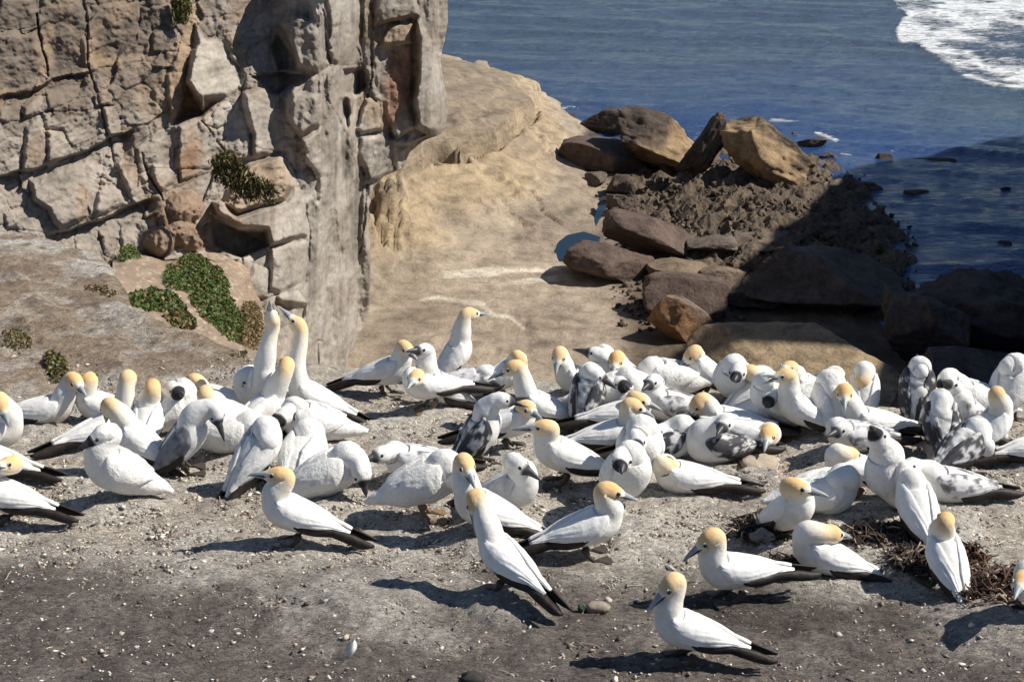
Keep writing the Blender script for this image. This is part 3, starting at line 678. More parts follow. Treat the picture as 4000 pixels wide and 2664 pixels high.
def build_cliff():
    py = np.arange(-170, 1521, 4.0)
    xr = np.interp(py, [r[0] for r in RIGHT], [r[1] for r in RIGHT]) + 5 * fbm(py * 0.02, 0 * py, seed=2, oct=3)
    nf, nb = 430, 16
    t = np.linspace(0, 1, nf)
    PX = -160 + t[None, :] * (xr[:, None] + 160); PY = np.repeat(py[:, None], nf, 1)
    wob = 12 * fbm(PX * 0.012, PY * 0.012, seed=5, oct=3)
    wob2 = 12 * fbm(PX * 0.012, PY * 0.012, seed=6, oct=3)
    qx, qy = PX + wob * 0.5, PY + wob2 * 0.5
    D = np.interp(PX, [-200, 0, 400, 750, 1000, 1150, 1250, 1400, 1550, 1700, 1750], [64, 66, 70.2, 73.8, 76.8, 79.6, 83.0, 92, 95, 98.5, 101])
    D = D + sstep(1050, 1300, PX) * (PY - 900) * 0.010 + np.clip(PY - 560, 0, 200) / 200 * sstep(1440, 1560, PX) * 2.0
    h = np.zeros(PX.shape)
    # country rock: jointed blocks of all sizes, beds dipping to the left, fluting on the right hand columns
    vx, vy = qx * 0.0105 + 0.35 * fbm(PX * 0.01, PY * 0.006, seed=8, oct=2), (qy + 0.30 * qx) * 0.0125
    d1, d2, cid = voronoi(vx, vy, 3)
    left = sstep(1250, 900, PX)
    h += (0.40 * (cid - 0.5) + 0.08 * sstep(0.0, 0.10, d2 - d1) + 0.42) * left
    e1, e2, eid = voronoi(qx * 0.034, (qy + 0.25 * qx) * 0.04, 9)
    h += (0.14 * (eid - 0.5) + 0.06 * sstep(0, 0.15, e2 - e1)) * (0.35 + 0.65 * sstep(-0.1, 0.3, fbm(PX * 0.005, PY * 0.005, seed=10, oct=2))) * sstep(1250, 950, PX)
    col = fbm(qx * 0.016, qy * 0.0022, seed=12, oct=4)
    h += (0.8 * np.abs(col) * 1.5 - 0.3) * sstep(1080, 1260, PX) * sstep(1200, 700, PY)
    h += 0.55 * fbm(qx * 0.018, qy * 0.005, seed=13, oct=4) * sstep(1100, 1220, PX) + 0.16 * ridged(qx * 0.03, qy * 0.012, seed=14, oct=3) * sstep(1100, 1200, PX)
    lab = np.zeros(PX.shape, int)
    for k, (poly, off, gx, gy, ew) in enumerate(SLABS):
        P = np.array(poly)
        sel = (PX > P[:, 0].min() - 60) & (PX < P[:, 0].max() + 60) & (PY > P[:, 1].min() - 60) & (PY < P[:, 1].max() + 60)
        s = poly_sdf(qx[sel], qy[sel], poly)
        c = P.mean(0)
        hh = (0.6 * off if off > 0 else off) + gx * (PX[sel] - c[0]) / 100 + gy * (PY[sel] - c[1]) / 100 + 0.10 * fbm(PX[sel] * 0.02, PY[sel] * 0.02, seed=20 + k, oct=3)
        rnd = sstep(-4, ew * 1.7, s)
        keep = h[sel]
        gap = np.where(s > -7, -0.07 * sstep(-7, -1, s) * (1 - sstep(-1, 5, s)), 0)
        h[sel] = keep * (1 - rnd) + (0.25 * keep + hh) * rnd + gap
        ls = lab[sel]; ls[s > 0] = k + 1; lab[sel] = ls
    ball = np.zeros(PX.shape)
    for bx, by, rx, ry, o in BALLS:
        q = 1 - ((qx - bx) / rx) ** 2 - ((qy - by) / ry) ** 2
        bb = o * np.sqrt(np.clip(q, 0, 1)) + 0.22 * fbm(PX * 0.05, PY * 0.05, seed=33, oct=3) * (q > 0)
        h = np.where(q > 0, np.maximum(h, bb), h); ball = np.maximum(ball, sstep(0, 0.15, q))
    for ln, w, dp in CRACKS:
        h -= dp * 0.5 * sstep(w * 0.6, w * 0.1, line_dist(qx + wob * 0.6, qy + wob2 * 0.4, ln) + 1.5 * fbm(PX * 0.05, PY * 0.05, seed=45, oct=2))
    for ln, dp, fade in LEDGES:
        xs, ys = [q[0] for q in ln], [q[1] for q in ln]
        v = qy + 0.6 * wob2 - np.interp(qx, xs, ys)
        ends = sstep(xs[0] - 10, xs[0] + 40, qx) * sstep(xs[-1] + 10, xs[-1] - 40, qx)
        h -= dp * sstep(-3, 9, v) * np.exp(-np.clip(v, 0, None) / fade) * ends
    comb = poly_sdf(PX, PY, zc(0,0,[(380,1040),(900,990),(930,1250),(650,1340),(560,1150),(400,1150)]))       # honeycombed slab
    h -= 0.07 * sstep(-2, 8, comb) * sstep(0.1, 0.7, np.sin((PX + 0.3 * PY + 2.5 * wob) * 0.16) * np.sin((PY + 0.25 * PX + 2 * wob2) * 0.17))
    nose = poly_sdf(PX, PY, zc(800,600,[(60,440),(150,430),(400,100),(700,0),(830,300),(740,440),(560,480),(300,560)]))
    h += sstep(-5, 20, nose) * (1.3 + 0.35 * fbm(PX * 0.03, PY * 0.03, seed=41, oct=4))
    h += 0.75 * fbm(qx * 0.009 + 0.3 * fbm(PX * .004, PY * .004, seed=46, oct=2), qy * 0.0028, seed=47, oct=4) * sstep(350, 700, PX)
    h += 0.09 * fbm(PX * 0.06, PY * 0.06, seed=43, oct=4) + 0.10 * fbm(PX * 0.02, PY * 0.02, seed=44, oct=2)
    h = h - 0.8 * sstep(40, 0, xr[:, None] - PX) * (sstep(1500, 1700, PX))
    # colour: greys, warm brown and rust stains, sunlit slab and shaded recess painted in
    mixin = lambda c, colr, t: c * (1 - t[..., None]) + np.array(colr) * t[..., None]
    n = fbm(PX * 0.004, PY * 0.004, seed=51, oct=4); n2 = fbm(PX * 0.012, PY * 0.005, seed=52, oct=4)
    c = np.array([0.315, 0.275, 0.235]) * np.ones(PX.shape + (1,))
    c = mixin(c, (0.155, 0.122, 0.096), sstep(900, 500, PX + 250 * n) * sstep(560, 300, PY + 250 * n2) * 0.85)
    c = mixin(c, (0.31, 0.225, 0.155), sstep(0.0, 0.4, n2) * left * 0.6)
    c = mixin(c, (0.44, 0.405, 0.36), sstep(-0.2, 0.4, n) * sstep(650, 950, PX) * 0.75)
    for poly, colr, kk in [(zc(0,0,[(1560,470),(1800,190),(1760,100),(1850,0),(1800,200),(1690,760),(1570,1110),(1500,900)]), (0.40, 0.285, 0.18), .8),
                       (zc(900,0,[(1480,480),(1640,440),(1690,620),(1660,900),(1560,1100),(1470,1180),(1420,1000),(1440,700)]), (0.29, 0.135, 0.075), 1.0),
                       (zc(900,0,[(1320,180),(1700,150),(1700,420),(1330,420)]), (0.30, 0.20, 0.11), .7), (zc(900,0,[(1230,880),(1420,960),(1440,1200),(1250,1100)]), (0.32, 0.21, 0.10), .7),
                       (zc(900,0,[(1290,880),(1160,900),(1090,1230),(1150,1300),(1260,1560),(1120,1400),(1090,1200)]), (0.46, 0.36, 0.28), .8),
                       (zc(900,0,[(1210,0),(1310,0),(1310,330),(1200,380)]), (0.33, 0.23, 0.13), .8), (zc(0,0,[(880,430),(1130,550),(1100,640),(880,640)]), (0.36, 0.25, 0.15), .7),
                       (zc(0,600,[(1600,0),(1800,-80),(1770,180),(1640,180)]), (0.33, 0.15, 0.07), .6), (zc(0,0,[(250,1290),(400,1240),(400,1450),(330,1540),(260,1500)]), (0.17, 0.10, 0.06), .7),
                       (zc(0,0,[(1700,740),(1880,850),(1930,920),(2090,900),(1860,1090),(1600,1130),(1640,1000)]), (0.20, 0.11, 0.06), .8),  # brown recess below the pale slab, overhang shade put into its colour
                       (zc(0,0,[(0,860),(360,830),(390,840),(200,920),(0,930)]), (0.17, 0.10, 0.06), .8), (zc(900,0,[(0,0),(480,-40),(380,100),(200,190),(0,200)]), (0.21, 0.14, 0.10), .8)]:
        c = mixin(c, colr, 0.7 * kk * sstep(-26, 18, poly_sdf(qx, qy, poly) + 14 * n2))
    c = mixin(c, (0.235, 0.165, 0.12), ball * 0.95)
    c = mixin(c, (0.34, 0.26, 0.19), sstep(-5, 15, nose) * 0.9)
    c = mixin(c, (0.27, 0.20, 0.155), sstep(-15, 20, poly_sdf(qx, qy, zc(800,600,[(0,440),(60,560),(60,860),(330,1000),(440,1020),(300,1300),(100,1200),(0,1000)]))) * 0.8)
    stre = sstep(0.15, 0.55, fbm(PX * 0.03, PY * 0.0035, seed=54, oct=3))
    c = c * (1 - 0.30 * stre[..., None] * sstep(850, 1150, PX)[..., None])
    pale = poly_sdf(qx, qy, SLABS[0][0]); c = mixin(c, (0.46, 0.42, 0.36), sstep(0, 20, pale + 10 * n2) * 0.8)  # sun-facing slab painted paler, its light put into the colour
    V = at_d(PX, PY, D - h)
    # the flank that turns away behind the outline
    back = []
    a = V[:, -1, :]
    side = np.array([0.35, 1.0, 0.0]); side /= np.linalg.norm(side)
    for k in range(1, nb + 1):
        u = k / nb
        turn = np.array([-0.10, 0.99, 0.0])
        back.append(a + (0.25 * side * min(1, u * 4) + turn * 45 * u * u) + 0.35 * fbm(a[:, 2] * 0.4, np.full(len(a), u * 6), seed=61, oct=3)[:, None] * np.array([1, 0, 0]))
    VV = np.concatenate([V, np.stack(back, 1)], 1)
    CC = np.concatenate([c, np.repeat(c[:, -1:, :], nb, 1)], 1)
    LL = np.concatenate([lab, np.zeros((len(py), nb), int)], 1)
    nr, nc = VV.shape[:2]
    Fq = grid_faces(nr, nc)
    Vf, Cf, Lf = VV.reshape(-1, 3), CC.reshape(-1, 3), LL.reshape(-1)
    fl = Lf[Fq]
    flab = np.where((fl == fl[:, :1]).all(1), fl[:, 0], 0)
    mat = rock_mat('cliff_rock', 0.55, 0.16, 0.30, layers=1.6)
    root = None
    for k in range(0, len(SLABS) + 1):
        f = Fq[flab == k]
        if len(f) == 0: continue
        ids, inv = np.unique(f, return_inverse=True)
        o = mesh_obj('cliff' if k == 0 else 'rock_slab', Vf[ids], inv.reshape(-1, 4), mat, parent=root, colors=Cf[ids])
        if k == 0:
            root = tag(o, 'tall jointed grey and brown sandstone cliff filling the upper left', 'cliff', kind='thing')
build_cliff()

# ------------------------------------------------------------------ dirt saddle between the terrace and the cliff
_lc = [(400,1060,38),(450,1100,37),(560,1230,33),(700,1310,31),(850,1370,30),(1000,1410,30),(480,1000,66),(560,1000,70),(640,1010,73),(720,980,75),(800,965,76),(900,990,77),(980,1040,77.5),(1000,1120,77),(1020,1200,76.5),(1040,1280,75),(1060,1340,73),(960,1270,62),(860,1150,60),
       (700,1100,58),(600,1080,56),(800,1250,47),(940,1350,44),(700,1200,46),(440,1000,82),(420,960,88),(470,960,82),(600,930,82),(900,920,84),(1100,1000,86),(1120,1420,76),(1060,1440,48)]
_lr = Rbf([(a / 100, b / 100) for a, b, c in _lc], [c for a, b, c in _lc], 0.01)
def saddle_point(px, py):
    return at_d(px, py, _lr(np.asarray(px, float) / 100, np.asarray(py, float) / 100))
def build_saddle():
    PX, PY = np.meshgrid(np.arange(440, 1100, 4.0), np.arange(905, 1416, 4.0))
    d = _lr(PX / 100, PY / 100) + 0.5 * fbm(PX * 0.02, PY * 0.03, seed=71, oct=4) + 0.2 * ridged(PX * 0.06, PY * 0.08, seed=72, oct=3)
    d = np.maximum(d, 26.0)
    V = at_d(PX, PY, d)
    n = fbm(PX * 0.03, PY * 0.05, seed=73, oct=4)
    c = np.array([0.30, 0.225, 0.165]) * (1 + 0.25 * n[..., None])
    w = sstep(0.2, 0.5, fbm(PX * 0.05, PY * 0.09, seed=74, oct=4))
    c = c * (1 - w[..., None] * 0.6) + np.array([0.5, 0.43, 0.35]) * w[..., None] * 0.6
    o = mesh_obj('dirt_saddle', V.reshape(-1, 3), grid_faces(*PX.shape), rock_mat('saddle_dirt', 2.2, 0.08, 0.35), colors=c.reshape(-1, 3))
    tag(o, 'steep bare brown earth slope running down to the cliff', 'slope', kind='structure')
build_saddle()

# ------------------------------------------------------------------ headland to the right, out of frame, whose shadow lies on reef and sea
def build_unseen_headland():
    XH = 68.0
    prof = []
    for px, py, z in [(4000, 532, 0), (3700, 590, 0), (3320, 655, 0.3), (3180, 800, 2.2), (3060, 900, 2.2), (2960, 1000, 3.0), (2850, 1130, 3.4), (2790, 1230, 4.4), (2760, 1290, 3.9)]:
        P = at_z(px, py, SEA + z); t = (XH - P[0]) / SUN[0]
        prof.append((P[1] + t * SUN[1], P[2] + t * SUN[2]))
    P = at_z(2790, 1318, SEA + 3.4); t = (XH - P[0]) / SUN[0]
    yl = P[1] + t * SUN[1]
    P2 = at_z(3540, 1345, SEA + 3.0); t2 = (XH - P2[0]) / SUN[0]
    zl = P2[2] + t2 * SUN[2]
    prof = sorted(prof)
    ys = [-60, 20, 60, yl - 6.0, yl - 1.0] + [p[0] for p in prof] + [prof[-1][0] + 14, prof[-1][0] + 30]
    zs = [0, 0, zl - 1.0, zl + 1.2, zl + 1.2] + [p[1] for p in prof] + [SEA + 2, SEA - 3]
    gy = np.arange(-40, 230, 1.2); gu = np.linspace(0, 1, 40)
    top = np.interp(gy, ys, zs) + np.where(gy > yl, 1.3 * fbm(gy * 0.22, 0 * gy, seed=84, oct=3), 0)
    V = np.zeros((len(gy), 40 + 10, 3)); 
    for j, u in enumerate(gu):                       # sea face
        z = SEA - 3 + (top - SEA + 3) * u
        x = XH + 3.5 * (u - 1) * 0 + 3.0 * (1 - u) * 0.6 + 1.0 * fbm(gy * 0.12, z * 0.12, seed=81, oct=4) * (1 - u ** 6)
        V[:, j] = np.stack([x, gy, z], -1)
    for j in range(10):                              # top, running inland
        u = (j + 1) / 10
        V[:, 40 + j] = np.stack([XH + 70 * u ** 1.5 + 0 * gy, gy, top - 2.0 * u + 1.2 * u * fbm(gy * 0.1, gy * 0 + u * 5, seed=82, oct=3)], -1)
    c = np.array([0.24, 0.19, 0.145]) * (1 + 0.3 * fbm(V[..., 1] * 0.2, V[..., 2] * 0.3, seed=83, oct=3))[..., None]
    o = mesh_obj('headland', V.reshape(-1, 3), grid_faces(len(gy), 50), rock_mat('headland_rock', 0.4, 0.2, 0.3, layers=0.8), colors=c.reshape(-1, 3))
    tag(o, 'rocky headland to the right whose shadow falls over reef and sea', 'headland', kind='structure')
build_unseen_headland()

# ------------------------------------------------------------------ boulders and sea rocks
ROCK = rock_mat('boulder_rock', 0.9, 0.25, 0.42, layers=0.9)
def boulder(x0, y0, x1, y1, col, label, seed, k=0.8, yaw=0.0, roll=0.0, tilt=0.0, p=4.0, cuts=8, amp=0.07, zoff=0.0, z=None, rough=0.025, dims=None, top=None, name='boulder', group='boulders on the shore'):
    cx = (x0 + x1) / 2
    Pf = at_z(cx, y1, SEA + 0.8)
    for _ in range(8):
        zz = shore_z(Pf[0], Pf[1]) if z is None else SEA + z
        Pf = at_z(cx, y1, zz)
    _, _, d = project(Pf)
    w = (x1 - x0) / F * d; ext = (y1 - y0) / F * d
    dep = k * w
    dep = min(dep, ext / 0.36 * 0.8)
    hgt = max((ext - dep * 0.33) / 0.93, 0.15 * ext) * 1.12
    if dims: w, dep, hgt = dims
    n = 30
    V = []; g = np.linspace(-1, 1, n)
    A, B = np.meshgrid(g, g); one = np.ones_like(A)
    faces = []; verts = []
    for ax, sg in ((0, 1), (0, -1), (1, 1), (1, -1), (2, 1), (2, -1)):
        q = [None] * 3; q[ax] = one * sg; q[(ax + 1) % 3] = A * sg; q[(ax + 2) % 3] = B
        base = len(verts) * n * n
        verts.append(np.stack(q, -1).reshape(-1, 3)); faces.append(grid_faces(n, n) + base)
    V = np.concatenate(verts); Fq = np.concatenate(faces)
    key = np.round(V * 1e4).astype(np.int64)
    _, idx, inv = np.unique(key, axis=0, return_index=True, return_inverse=True)
    V = V[idx]; Fq = inv.reshape(-1)[Fq]
    r = (np.abs(V) ** p).sum(1) ** (1 / p)
    V = V / r[:, None]
    rg = random.Random(seed)
    for _ in range(cuts):
        nv = np.array([rg.gauss(0, 1), rg.gauss(0, 1), rg.gauss(0, 0.9)]); nv /= np.linalg.norm(nv)
        dd = rg.uniform(0.52, 0.86); s = V @ nv - dd
        V = V - np.clip(s, 0, None)[:, None] * nv * 0.98
    V = V * (1 + amp * fbm(V[:, 0] * 1.3 + seed, V[:, 1] * 1.3, V[:, 2] * 1.3, seed=seed, oct=4)[:, None] * 1.8)
    if rough:
        V = V * (1 + rough * ridged(V[:, 0] * 4 + seed, V[:, 1] * 4, V[:, 2] * 4, seed=seed + 3, oct=3)[:, None])
    V = (V - (V.max(0) + V.min(0)) / 2) / ((V.max(0) - V.min(0)) / 2)
    nrm = V.copy()
    V = V * np.array([w / 2, dep / 2, hgt / 2])
    R = np.array(__import__('mathutils').Euler((tilt, roll, yaw)).to_matrix())
    V = V @ R.T
    Cn = Pf + np.array([0, dep / 2, hgt * 0.40 + zoff])
    col = np.asarray(col, float)
    nn = fbm(V[:, 0] * 0.6 + seed, V[:, 1] * 0.6, V[:, 2] * 0.6, seed=seed, oct=3)
    c = col[None, :] * (1 + 0.22 * nn[:, None])
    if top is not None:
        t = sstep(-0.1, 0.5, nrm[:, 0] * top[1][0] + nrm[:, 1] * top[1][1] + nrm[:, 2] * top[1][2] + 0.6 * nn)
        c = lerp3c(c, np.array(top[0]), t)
    o = mesh_obj(name, V, Fq, ROCK, colors=c)
    o.location = Cn
    return tag(o, label, 'boulder' if name == 'boulder' else 'rock', group)
def lerp3c(c, b, t):
    return c * (1 - t[:, None]) + b[None, :] * t[:, None]
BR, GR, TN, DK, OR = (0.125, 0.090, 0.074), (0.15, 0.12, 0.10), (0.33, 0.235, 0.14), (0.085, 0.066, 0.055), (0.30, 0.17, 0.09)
boulder(2255,392,2520,540,DK,'dark knobbly rock at the left end of the outer reef',11,k=.7,rough=.06,cuts=3)
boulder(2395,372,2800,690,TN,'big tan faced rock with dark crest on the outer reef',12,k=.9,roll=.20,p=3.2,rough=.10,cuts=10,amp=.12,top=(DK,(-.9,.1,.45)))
boulder(2700,420,2830,700,DK,'dark weedy flank rock behind the big tan faced rock',13,k=1.0,roll=.5,rough=.12,cuts=10)
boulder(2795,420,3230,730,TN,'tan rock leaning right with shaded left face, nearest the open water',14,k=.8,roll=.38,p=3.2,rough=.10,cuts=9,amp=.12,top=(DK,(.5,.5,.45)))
boulder(2185,488,2575,690,BR,'smooth purple brown boulder with flat lit top beside the tan shelf',15,k=.85,p=2.8,roll=.12,cuts=6,amp=.04)
boulder(2285,662,2375,735,GR,'small pale rock in the gap left of the reef',16,k=.9)
boulder(2370,665,2480,770,BR,'knuckle shaped brown rock left of the reef, above the narrow pool',17,k=.9)
boulder(2370,730,2500,840,GR,'pitted pale brown rock at the left corner of the reef',18,k=.9,rough=.07)
boulder(2360,805,2745,1020,BR,'long brown boulder with black shaded front, behind the hollowed one',19,k=.75,roll=.22,p=3.6,cuts=5)
boulder(2205,905,2560,1122,BR,'dark hollowed boulder beside the blue tide pool',20,k=.8,p=3.0,cuts=6,amp=.10,yaw=-.25)
boulder(2690,890,2890,1010,GR,'brown rock wedged between long boulder and shaded slab',21,k=.9)
boulder(2530,985,2780,1110,(.21,.16,.11),'tan brown boulder behind the flat topped one',22,k=.8,p=3.0)
boulder(2740,1020,2945,1160,(.22,.165,.12),'tan boulder on the edge of the shadow',23,k=.9,p=2.8)
boulder(2515,1045,2872,1262,BR,'flat topped boulder with lit top and dark front above the rusty one',24,k=.7,p=4.0,cuts=4,roll=.08)
boulder(2535,1140,2795,1348,OR,'angular rusty orange boulder, lowest on the tan shelf',25,k=.75,p=4.5,cuts=7,roll=.55,yaw=.3,top=((.20,.15,.12),(.4,.2,.8)))
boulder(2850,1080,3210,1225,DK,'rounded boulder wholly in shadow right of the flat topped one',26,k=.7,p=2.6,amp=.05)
boulder(2880,880,3130,985,(.19,.15,.115),'flat brown slab catching the last sun at the shadow edge',27,k=1.0,p=4)
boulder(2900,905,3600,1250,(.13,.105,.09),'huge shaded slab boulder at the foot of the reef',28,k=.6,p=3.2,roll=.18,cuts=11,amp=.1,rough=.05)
boulder(2785,1190,3545,1640,(.31,.235,.15),'wide cracked tan block just beyond the birds, upper half in shadow',29,p=7.0,cuts=3,amp=.05,roll=.02,tilt=.42,dims=(14.0,9.5,3.0),zoff=-.9)
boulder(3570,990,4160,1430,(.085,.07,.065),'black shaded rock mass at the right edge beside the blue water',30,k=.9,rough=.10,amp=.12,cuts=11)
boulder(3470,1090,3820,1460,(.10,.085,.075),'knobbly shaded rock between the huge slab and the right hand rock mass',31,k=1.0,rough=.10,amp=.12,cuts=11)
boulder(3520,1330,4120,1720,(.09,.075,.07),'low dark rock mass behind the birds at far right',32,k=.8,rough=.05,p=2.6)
SR = dict(group='sea rocks off the reef', name='sea_rock', z=-0.25, rough=.08)
boulder(2165,432,2250,478,DK,'small round rock in the wash off the tan shelf',40,**SR)
boulder(3125,520,3240,592,DK,'black jagged rock at the outer tip of the reef',41,**SR)
boulder(3190,580,3285,640,DK,'low black rock stuck to the reef near its outer tip',42,**SR)
boulder(3262,592,3320,620,DK,'tiny wet rock just outside the reef tip',43,**SR)
boulder(3415,588,3490,645,DK,'squat black rock on the shadow line in the sea',44,**SR)
boulder(3530,595,3755,655,DK,'long black rock awash, right on the shadow line',45,k=.5,**SR)
boulder(3365,700,3460,760,DK,'rounded black rock touching the reef in the shaded water',46,**SR)
boulder(3535,730,3645,782,DK,'pair topped dark rock awash in shaded water off the reef',47,**SR)
boulder(3912,720,3965,752,DK,'little round rock in the blue water near the right edge',48,**SR)
boulder(3660,845,3745,890,DK,'narrow dark rock under the waves in the middle of the blue water',49,**SR)
boulder(3900,935,3970,975,DK,'low dark rock awash just above the right hand rock mass',50,**SR)

def rubble():
    """angular stones strewn over the reef and between the boulders, too many to count"""
    rg = np.random.RandomState(77)
    base = np.array([(x, y, z) for x in (-1, 0, 1) for y in (-1, 0, 1) for z in (-1, 0, 1) if abs(x) + abs(y) + abs(z) == 3], float)
    Fb = np.array([(0, 1, 3, 2), (4, 6, 7, 5), (0, 4, 5, 1), (2, 3, 7, 6), (0, 2, 6, 4), (1, 5, 7, 3)])
    px = rg.uniform(2330, 3580, 6000); py = rg.uniform(600, 1300, 6000)
    ok = (poly_sdf(px, py, REEF) > -40) | ((px < 2900) & (py > 640) & (px > 2390))
    px, py = px[ok][:1100], py[ok][:1100]; n = len(px)
    P = at_z(px, py, np.full(n, SEA + 1.2))
    for _ in range(4):
        P = at_z(px, py, np.maximum(shore_z(P[:, 0], P[:, 1]), SEA + 0.05))
    s = np.clip(0.12 * np.exp(rg.normal(0, 0.5, n)), 0.05, 0.36)
    V = base[None] * (s[:, None] * rg.uniform(0.5, 1.2, (n, 3)))[:, None, :] * (1 + rg.uniform(-0.45, 0.25, (n, 8, 3)))
    a = rg.uniform(0, 6.28, n); t = rg.normal(0, 0.4, n)
    x = V[..., 0] * np.cos(a)[:, None] - V[..., 1] * np.sin(a)[:, None]; y = V[..., 0] * np.sin(a)[:, None] + V[..., 1] * np.cos(a)[:, None]; z = V[..., 2] + x * np.sin(t)[:, None]
    V = np.stack([x, y, z], -1) + P[:, None, :] + np.array([0, 0, 0.12])
    pal = np.array([(0.085, 0.066, 0.052), (0.12, 0.092, 0.07), (0.16, 0.125, 0.09), (0.06, 0.05, 0.045)])
    c = pal[rg.choice(4, n)] * rg.uniform(0.8, 1.2, (n, 1))
    o = mesh_obj('reef_rubble', V.reshape(-1, 3), (Fb[None] + 8 * np.arange(n)[:, None, None]).reshape(-1, 4), ROCK, smooth=False, colors=np.repeat(c, 8, 0))
    tag(o, 'broken dark stones strewn over the reef between the boulders', 'rubble', kind='stuff')
rubble()
# ------------------------------------------------------------------ gannets
def plumage(name, rough=0.75, bdist=0.003, scale=45.0):
    m, nt, b = new_mat(name, rough, 0.25)
    a = attr_col(nt).outputs['Color']
    co = obj_coords(nt)
    n1 = tex_noise(nt, scale, 5, 0.6, co, 0.5)
    c = mixc(nt, 1.0, a, ramp(nt, n1, [(0.25, 0.90), (0.55, 1.0), (0.8, 1.03)]), 'MULTIPLY')
    nt.links.new(c, b.inputs['Base Color'])
    bump(nt, b, n1, bdist)
    return m
PL = plumage('plumage'); DOWN = plumage('down', 0.95, 0.006, 60.0)
WINGM = plumage('wing_feathers', 0.7, 0.003, 42.0)
BLACKF = flat_mat('black_flight_feathers', (0.022, 0.016, 0.013), 0.6, 0.35, 0.5, 30.0, 0.004)
BILLA = flat_mat('bill_horn', (0.30, 0.33, 0.34), 0.4, 0.4, 0.25, 60.0)
BILLJ = flat_mat('bill_dark', (0.045, 0.045, 0.05), 0.45, 0.4, 0.3, 60.0)
BLK = flat_mat('black_skin', (0.012, 0.012, 0.014), 0.4, 0.4)
RING = flat_mat('eye_ring_skin', (0.36, 0.46, 0.55), 0.5, 0.3)
LEGM = flat_mat('leg_scales', (0.055, 0.045, 0.038), 0.6, 0.3, 0.3, 80.0)
LEGP = flat_mat('leg_pale', (0.20, 0.13, 0.07), 0.6, 0.3, 0.3, 80.0)

TS = np.array([-0.345, -0.26, -0.16, -0.05, 0.05, 0.115, 0.16])
TW = np.array([0.012, 0.046, 0.080, 0.103, 0.110, 0.098, 0.080])
TH = np.array([0.010, 0.038, 0.072, 0.098, 0.113, 0.108, 0.088])
TO = np.array([0.010, 0.010, 0.004, 0.000, 0.000, 0.014, 0.040])
def catmull(P, R, n=6):
    P = np.asarray(P, float); R = np.asarray(R, float)
    A = np.concatenate([2 * P[:1] - P[1:2], P, 2 * P[-1:] - P[-2:-1]]); B = np.concatenate([R[:1], R, R[-1:]])
    out, rad = [], []
    for i in range(len(P) - 1):
        for k in range(n):
            t = k / n
            h = lambda Q: 0.5 * (2 * Q[i + 1] + (Q[i + 2] - Q[i]) * t + (2 * Q[i] - 5 * Q[i + 1] + 4 * Q[i + 2] - Q[i + 3]) * t * t + (3 * Q[i + 1] - Q[i] - 3 * Q[i + 2] + Q[i + 3]) * t ** 3)
            out.append(h(A)); rad.append(h(B))
    out.append(P[-1]); rad.append(R[-1])
    return np.array(out), np.maximum(np.array(rad), 0.002)
def sweep(C, R, lat, seg=18):
    T = np.gradient(C, axis=0); T /= np.linalg.norm(T, axis=1)[:, None] + 1e-12
    lat = np.asarray(lat, float); rings = []; frames = []
    th = np.linspace(0, 2 * np.pi, seg, endpoint=False)
    for i in range(len(C)):
        lat = lat - T[i] * (lat @ T[i]); lat /= np.linalg.norm(lat) + 1e-12
        nor = np.cross(T[i], lat)
        rings.append(C[i] + np.outer(np.sin(th), lat) * R[i, 0] + np.outer(np.cos(th), nor) * R[i, 1])
        frames.append((lat.copy(), nor, T[i]))
    V = np.concatenate(rings); n = len(C)
    Fq = [tuple(f) for f in grid_faces(n, seg, True)]
    V = np.concatenate([V, C[:1], C[-1:]])
    a, b = n * seg, n * seg + 1
    Fq += [(a, (j + 1) % seg, j) for j in range(seg)] + [(b, (n - 1) * seg + j, (n - 1) * seg + (j + 1) % seg) for j in range(seg)]
    return V, Fq, frames
def tube(name, pts, radii, mat, parent, seg=8, flat=1.0, n=4):
    C, R = catmull(pts, [(r, r * flat) for r in radii], n)
    t = C[-1] - C[0]
    lat = np.cross(t, (0, 0, 1)); 
    if np.linalg.norm(lat) < 1e-4: lat = np.array([0, 1.0, 0])
    V, Fq, _ = sweep(C, R, lat, seg)
    return mesh_obj(name, V, Fq, mat, parent)
def tr(s):
    return np.interp(s, TS, TW), np.interp(s, TS, TH), np.interp(s, TS, TO)

